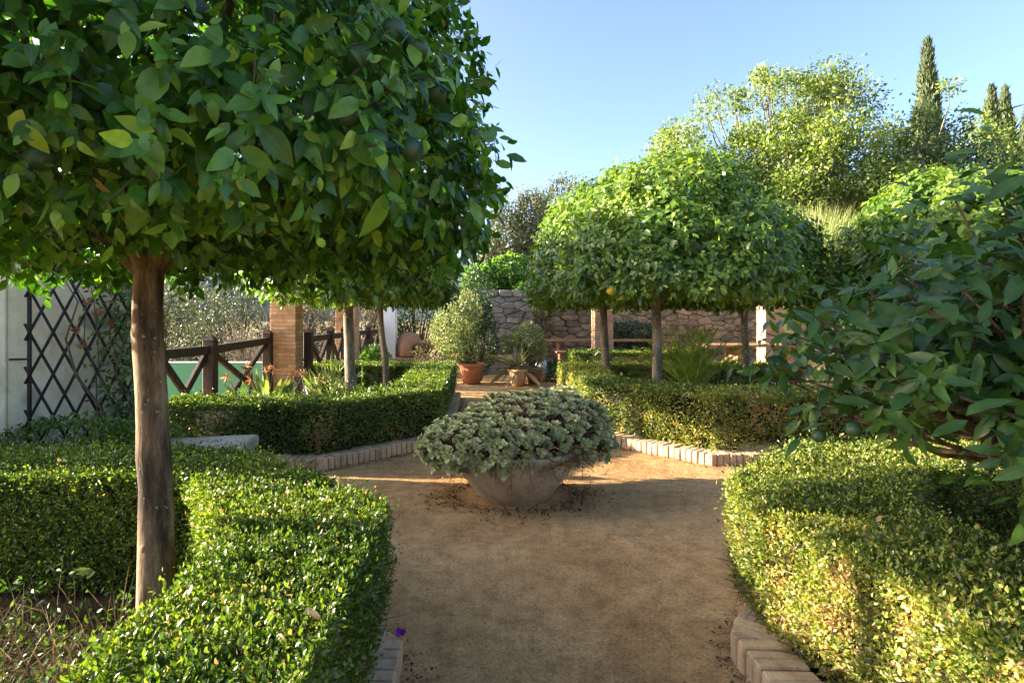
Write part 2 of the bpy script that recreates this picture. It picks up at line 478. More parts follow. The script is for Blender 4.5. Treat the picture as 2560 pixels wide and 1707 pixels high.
M['opening_dark'] = rough_mat('opening_dark', [(.3, (.008, .007, .006)), (.7, (.02, .018, .016))], scale=9, rough=1, bump=.3)  # near black, painted in for the dark inside of the oven
M['bowl'] = rough_mat('weathered_bowl', [(.25, (.26, .18, .105)), (.5, (.46, .35, .23)), (.75, (.6, .5, .35))], scale=7, rough=.92, bump=.5, dist=.01, stretch=(1, 1, .5), fine=.2, spots=(5, .6, (.42, .3, .18)))
M['fruit_green'] = rough_mat('unripe_orange', [(.3, (.014, .045, .016)), (.7, (.03, .075, .024))], scale=60, rough=.5, bump=.3, dist=.002, spec=.5)
M['fruit_yellow'] = rough_mat('ripe_orange', [(.3, (.75, .36, .02)), (.7, (.85, .5, .04))], scale=20, rough=.4, bump=.3, dist=.002)
M['pebble'] = rough_mat('pebble', [(.3, (.2, .15, .1)), (.7, (.5, .42, .32))], scale=20, rough=.9, bump=.3)
M['dryflower'] = leaf_mat('dried_flower', [(0, (.2, .08, .035)), (.6, (.4, .18, .08)), (1, (.62, .45, .28))], rough=.8, trans=.2, tmul=(1.1, 1, .8))

# ------------------------------------------------------------------ the setting
def ground_height(X, Y):
    z = np.full(X.shape, -0.02)
    s = np.clip((Y - 15.6) / 1.0, 0, 1) * np.clip((X + 0.6) / 1.2, 0, 1)
    rise = 1.5 + np.clip(Y - 16.5, 0, 20) * .22
    z = np.where(s > 0, z + s * rise, z)
    d = np.clip(-4.2 - X, 0, 100) * np.clip((Y - 5.0) / 2.0, 0, 1)
    z = z - np.clip(d * .6, 0, 1.6)
    d2 = np.clip(Y - 15.5, 0, 100) * np.clip((-X - 1.0) / 2, 0, 1)
    z = z - np.clip(d2 * .3, 0, 1.6)
    return z

def axis(lo, hi, mid_lo, mid_hi, step):
    a = list(np.arange(mid_lo, mid_hi + 1e-6, step))
    g, x = step, mid_hi
    while x < hi:
        g *= 1.35; x += g; a.append(x)
    g, x = step, mid_lo
    while x > lo:
        g *= 1.35; x -= g; a.insert(0, x)
    return np.array(a)

gx, gy = axis(-900, 900, -12, 16, .6), axis(-60, 1500, -3, 40, .6)
GX, GY = np.meshgrid(gx, gy)
GZ = ground_height(GX, GY)
nx, ny = len(gx), len(gy)
idx = np.arange(nx * ny).reshape(ny, nx)
gf = np.stack([idx[:-1, :-1], idx[:-1, 1:], idx[1:, 1:], idx[1:, :-1]], -1).reshape(-1, 4)
tag(obj('ground', np_mesh('ground', np.stack([GX, GY, GZ], -1).reshape(-1, 3), gf, M['earth'], True)), kind='structure',
    label='dry earth of the garden and the slopes around it')

# sandy path: a finely waved sheet over the whole walked area (beds stand on it)
px_, py_ = np.arange(-6.2, 9.3, .11), np.arange(-2.5, 15.4, .11)
PX, PY = np.meshgrid(px_, py_)
fl = np.stack([PX.ravel(), PY.ravel(), np.zeros(PX.size)], -1)
PZ = .004 + .006 * (snoise(fl, 1.7) + 1) + .004 * (snoise(fl, 9.0, 2) + 1) * .6
a, b = len(px_), len(py_)
idx = np.arange(a * b).reshape(b, a)
pf = np.stack([idx[:-1, :-1], idx[:-1, 1:], idx[1:, 1:], idx[1:, :-1]], -1).reshape(-1, 4)
pv = np.stack([PX.ravel(), PY.ravel(), PZ], -1)
keep = ~((PX.ravel() < -3.9) & (PY.ravel() > 5.4))
fk = keep[pf].all(1)
tag(obj('path', np_mesh('path', pv, pf[fk], M['sand'], True)), kind='structure', label='ochre sandy path round the bowl planter between the hedged beds')

# far hills
hv, hf = [], []
for i in range(61):
    x = -700 + i * 22
    h = 46 + 18 * math.sin(i * .31) + 10 * math.sin(i * .83 + 1) + (14 if i < 30 else 0)
    for (yy, zz) in ((330, -6), (420, h * .62), (540, h), (700, h * .5)):
        hv.append((x, yy + 20 * math.sin(i * .5), zz))
for i in range(60):
    for k in range(3):
        hf.append((i * 4 + k, (i + 1) * 4 + k, (i + 1) * 4 + k + 1, i * 4 + k + 1))
tag(obj('hills', np_mesh('hills', np.array(hv), np.array(hf), M['hill'], True)), kind='structure', label='wooded hills far beyond the garden, tinted blue grey for air haze')

def sheet(name, poly, z, mat, label):
    bm = bmesh.new()
    vs_ = [bm.verts.new((x, y, z)) for x, y in poly]
    bm.faces.new(vs_)
    bmesh.ops.recalc_face_normals(bm, faces=bm.faces[:])
    for f in bm.faces:
        if f.normal.z < 0: f.normal_flip()
    bmesh.ops.triangulate(bm, faces=bm.faces[:])
    bmesh.ops.subdivide_edges(bm, edges=bm.edges[:], cuts=6, use_grid_fill=True)
    for v in bm.verts:
        v.co.z += .02 * math.sin(v.co.x * 7 + v.co.y * 3) + random.uniform(-.012, .012)
    return tag(obj(name, bm_mesh(name, bm, mat, True)), kind='structure', label=label)

sheet('bed_soil', [(-.5, -.5), (-.5, 2.4), (-1.45, 3.35), (-4.4, 3.35), (-4.4, -.5)], .07, M['soil'], 'dark soil of the bed under the large orange tree')
sheet('bed_soil', [(1.3, -.5), (1.3, 2.75), (2.15, 3.5), (5.4, 3.5), (5.4, -.5)], .07, M['soil'], 'dark soil of the bed at the lower right')
sheet('bed_soil', [(-.55, 10.0), (-.55, 6.5), (-1.6, 5.6), (-3.1, 5.6), (-3.1, 10.0)], .07, M['soil'], 'dark soil of the bed by the timber fence')
sheet('bed_soil', [(1.4, 9.2), (1.4, 6.8), (2.4, 5.8), (6.6, 5.8), (6.6, 9.2)], .07, M['soil'], 'dark soil of the bed with the cycad')

# ------------------------------------------------------------------ bricks: kerbs and pillars
def brick_meshes(name, sx, sy, sz, bev, mat, jit, count=4):
    return [bm_mesh(name, box_bm(sx, sy, sz, bev, jitter=jit), mat) for _ in range(count)]

KERB = brick_meshes('brick', .056, .2, .13, .006, M['kerb'], .003)

def kerb(label, pts, side):
    """Bricks on edge along pts; side +1/-1: on which side of the walking direction the kerb's body lies."""
    c = pts[0]
    root = thing('brick_kerb', label, 'kerb', (c[0], c[1], 0), 'brick kerbs round the beds')
    parts = []
    for (p, q) in zip(pts[:-1], pts[1:]):
        p, q = Vector((*p, 0)), Vector((*q, 0))
        d = (q - p); L = d.length; d.normalize()
        nrm = Vector((-d.y, d.x, 0)) * side
        k = max(1, int(L / .063))
        ang = math.atan2(d.y, d.x)
        for i in range(k):
            s = (i + .5) * L / k
            pos = p + d * s + nrm * (.1 + random.uniform(-.006, .006))
            obj('brick', random.choice(KERB), root, (pos.x, pos.y, .066 + random.uniform(-.007, .004)),
                (random.uniform(-.03, .03), random.uniform(-.03, .03), ang + random.uniform(-.03, .03)))
        mid = (p + q) / 2 + nrm * .1
        bm = box_bm(L, .17, .085)
        bmesh.ops.rotate(bm, verts=bm.verts[:], cent=(0, 0, 0), matrix=Matrix.Rotation(ang, 3, 'Z'))
        bmesh.ops.translate(bm, verts=bm.verts[:], vec=(mid.x, mid.y, .05))
        obj('mortar_bed', bm_mesh('mortar_bed', bm, M['mortar']), root)
    return root

kerb('kerb of beige bricks at the foot of the big hedge under the large orange tree', [(-.33, .7), (-.33, 2.4), (-1.33, 3.42), (-3.4, 3.42)], 1)
kerb('kerb of beige bricks below the yellowing hedge at lower right', [(1.08, .7), (1.08, 2.46), (1.32, 2.8), (2.05, 3.58), (4.2, 3.58)], -1)
kerb('pinkish brick kerb under the far left hedge behind the bowl planter', [(-.36, 10.0), (-.36, 6.45), (-1.5, 5.38), (-3.2, 5.38)], -1)
kerb('sunlit beige brick kerb under the hedge right of the bowl planter', [(1.16, 9.2), (1.16, 6.72), (2.24, 5.55), (5.3, 5.55)], 1)

PB = brick_meshes('brick', .27, .13, .045, .004, M['brick'], .002)
def brick_pillar(label, x, y, h, w=.4, z0=0.0, rot=0.0):
    root = thing('brick_pillar', label, 'pillar', (x, y, z0), 'brick pillars')
    bm = box_bm(w - .016, w - .016, h, center=(0, 0, h / 2))
    bmesh.ops.rotate(bm, verts=bm.verts[:], cent=(0, 0, 0), matrix=Matrix.Rotation(rot, 3, 'Z'))
    bmesh.ops.translate(bm, verts=bm.verts[:], vec=(x, y, z0))
    obj('mortar_core', bm_mesh('mortar_core', bm, M['mortar']), root)
    n = int(h / .059)
    for c in range(n):
        for k in range(4):
            a = k * math.pi / 2 + rot
            lx = (-w / 2 + .135) * (1 if c % 2 else -1)
            p = Vector((lx, -w / 2 + .064, 0))
            p.rotate(Matrix.Rotation(a, 3, 'Z'))
            obj('brick', random.choice(PB), root, (x + p.x + random.uniform(-.003, .003), y + p.y + random.uniform(-.003, .003), z0 + .03 + c * .059),
                (random.uniform(-.01, .01), random.uniform(-.01, .01), a + random.uniform(-.012, .012)))
    return root

brick_pillar('square brick pillar beside the green wall at the end of the near timber fence', -3.12, 9.15, 2.3)
brick_pillar('brick pillar behind the slim orange trunk along the timber fence', -2.72, 11.6, 2.3)
brick_pillar('brick pillar before the rubble wall, left of the long bench rail', 2.66, 12.5, 2.5)
brick_pillar('brick pillar by the wooden table at the right of the rubble wall', 6.35, 12.5, 2.5)

# ------------------------------------------------------------------ walls of rubble stone
def clip_poly(poly, n, c):
    out = []
    for i in range(len(poly)):
        p, q = poly[i], poly[(i + 1) % len(poly)]
        dp, dq = p @ n - c, q @ n - c
        if dp <= 0: out.append(p)
        if dp * dq < 0: out.append(p + (q - p) * (dp / (dp - dq)))
    return out

def stone_wall(name, label, x0, x1, y, h, depth, cell, aspect, mat, back, seed, joint=.006, topvar=.0, group=None):
    """Rubble: cells of a stretched point pattern, each a stone of its own with rounded face."""
    rg = np.random.default_rng(seed)
    root = thing(name, label, 'wall', ((x0 + x1) / 2, y, 0), group)
    W = x1 - x0
    nxs, nzs = max(2, int(W / (cell * aspect))), max(2, int(h / cell))
    pts = []
    for j in range(nzs):
        for i in range(nxs):
            pts.append(((i + .5 + rg.uniform(-.5, .5) + .5 * (j % 2)) * W / nxs, (j + .5 + rg.uniform(-.48, .48)) * h / nzs))
    pts = np.array(pts)
    drop = rg.random(len(pts)) < .16
    pts = pts[~drop]
    S = np.array([1 / aspect, 1.0])
    q = pts * S
    for i in range(len(q)):
        poly = [np.array(v) * S for v in ((0, 0), (W, 0), (W, h), (0, h))]
        d = np.linalg.norm(q - q[i], axis=1)
        for j in np.argsort(d)[1:18]:
            n = q[j] - q[i]
            poly = clip_poly(poly, n, n @ ((q[i] + q[j]) / 2))
            if len(poly) < 3: break
        if len(poly) < 3: continue
        P = np.array(poly) / S
        c = P.mean(0)
        if np.ptp(P[:, 0]) < .05 or np.ptp(P[:, 1]) < .03: continue
        # cut corners so that stones read as rounded rubble
        R = []
        for k in range(len(P)):
            A, Bp, Cn = P[k - 1], P[k], P[(k + 1) % len(P)]
            R.append(Bp + (A - Bp) * rg.uniform(.03, .13)); R.append(Bp + (Cn - Bp) * rg.uniform(.03, .13))
        R = np.array(R)
        m = len(R)
        pr = rg.uniform(.015, .06)
        tilt = rg.uniform(-.12, .12, 2)
        rings = []
        size = min(np.ptp(P[:, 0]), np.ptp(P[:, 1]))
        for (sh, dy) in ((joint, .05), (joint, -pr * .7), (joint + size * .05, -pr), (size * .3, -pr - .004)):
            r = c + (R - c) * (1 - np.minimum(.9, sh / (np.linalg.norm(R - c, axis=1) + 1e-6)))[:, None]
            dep = dy + (r - c) @ tilt * (1 if dy < 0 else 0) + rg.uniform(-.004, .004, m)
            rings.append(np.stack([x0 + r[:, 0], y + dep, r[:, 1]], -1))
        V = np.concatenate(rings + [np.array([[x0 + c[0], y - pr - .002, c[1]]])])
        F = []
        for k in range(3):
            for u in range(m):
                u2 = (u + 1) % m
                F += [(k * m + u, k * m + u2, (k + 1) * m + u2), (k * m + u, (k + 1) * m + u2, (k + 1) * m + u)]
        for u in range(m):
            F.append((3 * m + u, 3 * m + (u + 1) % m, 4 * m))
        cc = np.array([x0 + c[0], y, c[1]])
        me = np_mesh('stone', V - cc, np.array(F), mat)
        obj('stone', me, root, tuple(cc))
    bm = box_bm(W, depth, h - .02, center=((x0 + x1) / 2, y + depth / 2 + .02, (h - .02) / 2))
    obj('wall_core', bm_mesh('wall_core', bm, back), root)
    return root

stone_wall('dry_stone_wall', 'dark grey dry stone wall under the bright vine, behind the potted plants', -.35, 1.5, 14.0, 2.08, .6, .135, 2.3, M['stone_grey'], M['wall_dark'], 3)
rw = stone_wall('rubble_wall', 'long brown rubble stone wall behind the bench and brick pillars', 1.52, 7.6, 14.6, 1.75, .5, .13, 2.0, M['stone_warm'], M['wall_mortar'], 5)
for i in range(8):
    bm = box_bm(.74, .62, .06, .015, jitter=.01)
    obj('coping_stone', bm_mesh('coping_stone', bm, M['stone_warm']), rw, (1.9 + i * .7, 14.85, 1.785 + random.uniform(-.008, .008)))

# ------------------------------------------------------------------ hedges
def px_of(P):
    return 1105 + 1306 * P[:, 0] / np.maximum(P[:, 1], .05), 720 - 1306 * (P[:, 2] - EYE) / np.maximum(P[:, 1], .05)

def hedge(label, outer, inner, h, dens, L, mat, yellow=0.0, seed=1, twigs=1500, bald=.25, back_vis=.2, grp='clipped box hedges'):
    outer = [np.array(p, float) for p in outer]; inner = [np.array(p, float) for p in inner]
    root = thing('box_hedge', label, 'hedge', (outer[1][0], outer[1][1], 0), grp)
    quads = []     # corners a,b,c,d (a-b along, a-d up or across), normal, weight, is_top
    def q3(p, z): return np.array([p[0], p[1], z])
    z0 = .1
    def side(p, q, away, wt=1.0):
        t = (q - p) / np.linalg.norm(q - p)
        n = np.array([t[1], -t[0]])
        if n @ ((p + q) / 2 - away) < 0: n = -n
        quads.append((q3(p, z0), q3(q, z0), q3(q, h), q3(p, h), np.array([n[0], n[1], 0.0]), wt, False))
    for i in range(len(outer) - 1):
        o0, o1, i0, i1 = outer[i], outer[i + 1], inner[i], inner[i + 1]
        quads.append((q3(o0, h), q3(o1, h), q3(i1, h), q3(i0, h), np.array([0, 0, 1.0]), 1.25, True))
        side(o0, o1, (i0 + i1) / 2)
        side(i0, i1, (o0 + o1) / 2)
    side(outer[0], inner[0], outer[1]); side(outer[-1], inner[-1], outer[-2])
    Ps, Ns, top = [], [], []
    for (A, B_, C_, D_, n, wt, is_top) in quads:
        area = np.linalg.norm(np.cross(B_ - A, C_ - A)) / 2 + np.linalg.norm(np.cross(C_ - A, D_ - A)) / 2
        mid = (A + B_ + C_ + D_) / 4
        if not is_top and n @ (np.array([0, 0, EYE]) - mid) < 0: wt *= back_vis
        k = int(area * dens * wt)
        u, v = RNG.random(k)[:, None], RNG.random(k)[:, None]
        p = (A * (1 - u) + B_ * u) * (1 - v) + (D_ * (1 - u) + C_ * u) * v
        Ps.append(p); Ns.append(np.tile(n, (k, 1))); top.append(np.full(k, is_top))
    # the shears' edge: a dense line of leaves along every top edge
    for line, other in ((outer, inner), (inner, outer)):
        for i in range(len(line) - 1):
            p, q = line[i], line[i + 1]
            L_ = np.linalg.norm(q - p); t = (q - p) / L_; nn = np.array([t[1], -t[0]])
            if nn @ ((p + q) / 2 - (other[i] + other[i + 1]) / 2) < 0: nn = -nn
            k = int(L_ * dens * .06)
            e = p + t * (RNG.random(k) * L_)[:, None] - nn * (RNG.random(k) * .03)[:, None]
            Ps.append(np.concatenate([e, h + .012 - .035 * RNG.random((k, 1))], 1))
            Ns.append(np.tile(np.array([nn[0] * .7, nn[1] * .7, .7]), (k, 1))); top.append(np.full(k, True))
    P, N, top = np.concatenate(Ps), np.concatenate(Ns), np.concatenate(top)
    qx, qy = px_of(P)
    out_ = (qx < -250) | (qx > 2600) | (qy > 1800) | (P[:, 1] < .6)
    kp = ~out_ | (RNG.random(len(P)) < .3)
    P, N, top = P[kp], N[kp], top[kp]
    # uneven surface: lumps, worn bottom edge, shoots above the shears' line
    lump = .013 * snoise(P, 3.2, seed) + .014 * snoise(P, 11, seed + 1) + .013 * snoise(P, 34, seed + 2)
    depth = np.abs(RNG.normal(size=len(P))) * .034
    P = P + N * (lump - depth + .012)[:, None]
    hz = np.clip((P[:, 2] - z0) / (h - z0), 0, 1)
    low = np.clip((.45 - hz) / .45, 0, 1) * (~top)
    P = P - N * (low * .07)[:, None]
    shoot = RNG.random(len(P)) < .13
    P[shoot] += (N[shoot] + np.array([0, 0, .5])) * (RNG.random(shoot.sum()) ** 2 * .05)[:, None]
    # thin places
    thin = snoise(P, 4.0, seed + 3)
    keep = RNG.random(len(P)) > bald * (np.clip(thin, 0, 1) * 1.1 + low * .75)
    P, N, top, hz, low, thin = P[keep], N[keep], top[keep], hz[keep], low[keep], thin[keep]
    k = len(P)
    T = N * .55 + rnd(k) * .75 + np.array([0, 0, .35])
    Nn = N * .75 + rnd(k) * .55 + np.array([0, 0, .35])
    Ls = L * np.exp(RNG.normal(size=k) * .22)
    tint = .4 + .23 * RNG.normal(size=k) + .16 * snoise(P, 2.1, seed + 5) + yellow * (.25 + .3 * snoise(P, 1.3, seed + 7))
    tint += (RNG.random(k) < .05 + .18 * low) * .35 + (~top) * np.clip(snoise(P, 5.0, seed + 9) - .45, 0, .5) * (1.1 if yellow > .1 else .5)
    obj('foliage', leaf_mesh('foliage', P, T, Nn, Ls, Ls * .55, tint, mat, T2, smooth=False, fold=.35, curl=0.0), root)['kind'] = 'stuff'
    # inner branch mass as a solid block, interior shade put into its colour
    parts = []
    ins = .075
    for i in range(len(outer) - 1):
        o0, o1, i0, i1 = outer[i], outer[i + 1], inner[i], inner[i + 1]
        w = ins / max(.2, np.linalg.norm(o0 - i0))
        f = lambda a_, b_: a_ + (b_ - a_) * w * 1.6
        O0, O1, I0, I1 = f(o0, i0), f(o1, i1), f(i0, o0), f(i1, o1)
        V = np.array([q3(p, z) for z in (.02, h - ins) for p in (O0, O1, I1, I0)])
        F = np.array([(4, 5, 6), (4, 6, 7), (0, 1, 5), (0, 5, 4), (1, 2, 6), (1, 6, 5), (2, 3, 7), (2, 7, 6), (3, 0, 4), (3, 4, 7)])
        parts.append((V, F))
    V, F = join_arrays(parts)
    obj('shade_core', np_mesh('shade_core', V, F, M['core']), root)
    if twigs:
        sd = np.where(~top)[0]
        s = RNG.choice(sd, min(twigs, len(sd)), replace=False)
        p = P[s]; p[:, 2] *= .8
        n_ = N[s]
        V, F = leaf_arrays(p - n_ * .05, n_ * .6 + rnd(len(s)) * .45 + np.array([0, 0, .55]), rnd(len(s)), .06 + RNG.random(len(s)) * .1, .0048, T2, fold=0, curl=0)
        me = np_mesh('twigs', V, F, M['dry'], False, {'tint': ('FACE', np.repeat(RNG.random(len(s)) * .9, 2))})
        obj('twigs', me, root)['kind'] = 'stuff'
    return root

hedge('big dark green box hedge wrapping the bed of the large orange tree', [(-.4, .25), (-.4, 2.42), (-1.4, 3.42), (-4.3, 3.42)],
      [(-.92, .25), (-.92, 2.12), (-1.42, 2.78), (-4.3, 2.86)], .68, 36500, .0163, M['box'], 0.1, 1, 1500, bald=.3)
hedge('yellowing box hedge with bare twiggy foot at the lower right beside the path', [(1.3, .25), (1.28, 1.9), (1.2, 2.4), (1.21, 2.8), (2.02, 3.62), (5.2, 3.62)],
      [(1.84, .25), (1.84, 1.9), (1.84, 2.2), (1.84, 2.5), (2.35, 2.98), (5.2, 2.98)], .67, 33500, .0168, M['box_yellow'], .12, 2, 9000, bald=.62)
hedge('far left box hedge with sunlit top before the timber fence', [(-3.1, 10.1), (-.46, 10.1), (-.46, 6.5), (-1.56, 5.48), (-3.2, 5.48)],
      [(-3.1, 9.5), (-1.06, 9.5), (-1.06, 6.76), (-1.78, 6.06), (-3.2, 6.06)], .62, 9300, .0255, M['box'], .4, 3, 2500, bald=.45)
hedge('golden box hedge round the bed with the cycad, right of the bowl planter', [(5.0, 9.3), (1.26, 9.3), (1.26, 6.76), (2.3, 5.66), (5.0, 5.66)],
      [(5.0, 8.75), (1.76, 8.75), (1.76, 7.0), (2.52, 6.24), (5.0, 6.24)], .68, 9300, .0255, M['box_yellow'], .35, 4, 4000, bald=.5)
hedge('short low box hedge in front of the far brick pillar and bench', [(1.8, 11.9), (1.8, 11.2), (4.4, 11.2)],
      [(2.35, 11.9), (2.35, 11.75), (4.4, 11.75)], .72, 5000, .034, M['box'], .3, 5, 300)

# ------------------------------------------------------------------ orange trees
_leafvar = {}
def leaf_variant(mat, tm, ratio, key):
    """Shared single-leaf meshes: unit length along local Y, width along X, normal Z."""
    if key not in _leafvar:
        out = []
        for c in (-.3, -.14, .03, -.45):
            for t in (.2, .4, .55, .72, .9):
                uv, F = tm
                h = .16 * np.abs(uv[:, 1]) * ratio * 1.6 + c * uv[:, 0] ** 2 + .035 * np.abs(uv[:, 1]) * np.sin(uv[:, 0] * 11 + t * 20 + 2.2 * np.sign(uv[:, 1])) + (t - .5) * .3 * uv[:, 1] * uv[:, 0]
                V = np.stack([uv[:, 1] * ratio, uv[:, 0], h], -1)
                me = np_mesh('leaf', V, F[:, ::-1], mat, True, {'tint': ('FACE', np.full(len(F), t)), 'lu': ('POINT', uv[:, 0]), 'lv': ('POINT', uv[:, 1])})
                out.append((c, t, me))
        _leafvar[key] = out
    return _leafvar[key]

def split_leaves(root, P, T, N, L, W, tint, mat, tm, count, key, ratio=.5):
    """The leaves that show largest become parts; returns the mask of the rest."""
    if count <= 0: return np.ones(len(P), bool)
    tip = P + unit(T) * np.broadcast_to(L, (len(P),))[:, None] * .5
    x, y = px_of(tip)
    d = np.linalg.norm(tip - np.array([0, 0, EYE]), axis=1)
    inside = (x > -40) & (x < 2390) & (y > -40) & (y < 1600)
    cell = (np.floor(x / 34) * 1000 + np.floor(y / 34)).astype(int)
    order = np.argsort(d)
    seen, picks = set(), []
    for i in order:
        if not inside[i] or cell[i] in seen: continue
        seen.add(cell[i]); picks.append(i)
        if len(picks) >= count: break
    rest = np.ones(len(P), bool); rest[picks] = False
    var = leaf_variant(mat, tm, ratio, key)
    Lb = np.broadcast_to(L, (len(P),))
    base = world_loc(root)
    for i in picks:
        t = T[i] / np.linalg.norm(T[i])
        b_ = np.cross(t, N[i]); b_ /= np.linalg.norm(b_) + 1e-9
        n = np.cross(b_, t)
        c, tt, me = min(random.sample(var, 8), key=lambda v: abs(v[1] - tint[i]))
        o = bpy.data.objects.new('leaf', me)
        m = Matrix(((b_[0], t[0], n[0], 0), (b_[1], t[1], n[1], 0), (b_[2], t[2], n[2], 0), (0, 0, 0, 1)))
        l = float(Lb[i])
        o.matrix_basis = Matrix.Translation(Vector(P[i]) - base) @ m @ Matrix.Scale(l, 4)
        o.parent = root
        link(o)
    return rest

def crown_points(c, R, z0, z1, n_side, n_bot, noise=.07, seed=0, bottom=.9, inner=.1, pw=2.3):
    """Points and outward normals on a clipped mushroom crown."""
    H = z1 - z0
    def rad(s):
        return np.sqrt(np.clip(1 - s ** pw, 0, 1)) * np.where(s < .14, bottom + (1 - bottom) * np.sqrt(np.clip(s / .14, 0, 1)), 1)
    s = RNG.random(n_side * 3)
    acc = RNG.random(n_side * 3) < (.25 + .75 * rad(s)) * (.55 + .45 * (1 + 3 * s ** 6))
    s = s[acc][:n_side]
    a = RNG.random(len(s)) * 2 * np.pi
    r = rad(s) * R
    ds = 1e-3
    sl = -(rad(np.minimum(s + ds, 1)) - rad(np.maximum(s - ds, 0))) / (2 * ds) * R / H
    n = np.stack([np.cos(a), np.sin(a), np.clip(sl, -.6, 6)], -1)
    P = np.stack([c[0] + np.cos(a) * r, c[1] + np.sin(a) * r, z0 + s * H], -1)
    rb = R * bottom * np.sqrt(RNG.random(n_bot)); ab = RNG.random(n_bot) * 2 * np.pi
    Pb = np.stack([c[0] + np.cos(ab) * rb, c[1] + np.sin(ab) * rb, z0 + .03 * (rb / R < .45) * (1 - rb / R / .45) + RNG.random(n_bot) * .05], -1)
    nb = np.tile(np.array([0, 0, -1.0]), (n_bot, 1)) + np.stack([np.cos(ab), np.sin(ab), 0 * ab], -1) * .5
    P, n = np.concatenate([P, Pb]), unit(np.concatenate([n, nb]))
    P = P + n * (noise * snoise(P, 2.4, seed) + noise * .6 * snoise(P, 6, seed + 1) - np.abs(RNG.normal(size=len(P))) * inner)[:, None]
    return P, n

def sprig_leaves(P, n, per, L, reach, droop=.68, hang=.0):
    k = len(P)
    ax = unit(n + rnd(k) * .45 + np.array([0, 0, .15]))
    f = np.repeat(np.arange(k), per)
    m = len(f)
    along = np.tile(np.linspace(0, 1, per), k)
    th = np.tile(np.arange(per) * 2.4, k) + np.repeat(RNG.random(k) * 6.28, per)
    r1 = unit(np.cross(ax, rnd(k))); r2 = np.cross(ax, r1)
    rad = np.cos(th)[:, None] * r1[f] + np.sin(th)[:, None] * r2[f]
    pos = P[f] + ax[f] * (along * reach)[:, None] + rnd(m) * .006
    T = ax[f] * (.25 + .5 * along)[:, None] + rad * .85 + np.array([0, 0, -droop]) + rnd(m) * .15
    N = ax[f] * .8 + n[f] * .5 + np.array([0, 0, .3]) + rnd(m) * .38
    Ls = L * np.exp(RNG.normal(size=m) * .23) * (1.1 - .35 * along)
    return pos, T, N, Ls, ax

FRUIT = None
def fruit_mesh(mat):
    bm = bmesh.new()
    bmesh.ops.create_uvsphere(bm, u_segments=14, v_segments=10, radius=1.0)
    for v in bm.verts:
        v.co.z *= .93
        if v.co.z > .85: v.co.z -= .06
    return bm_mesh('fruit', bm, mat, True)
FR_G, FR_Y = fruit_mesh(M['fruit_green']), fruit_mesh(M['fruit_yellow'])

def trunk_path(base, top, bend=(.02, .0), k=9):
    t = np.linspace(0, 1, k)[:, None]
    b, e = np.array(base, float), np.array(top, float)
    p = b + (e - b) * t
    p[:, 0] += bend[0] * np.sin(t[:, 0] * np.pi * 1.7) ; p[:, 1] += bend[1] * np.sin(t[:, 0] * np.pi)
    return p

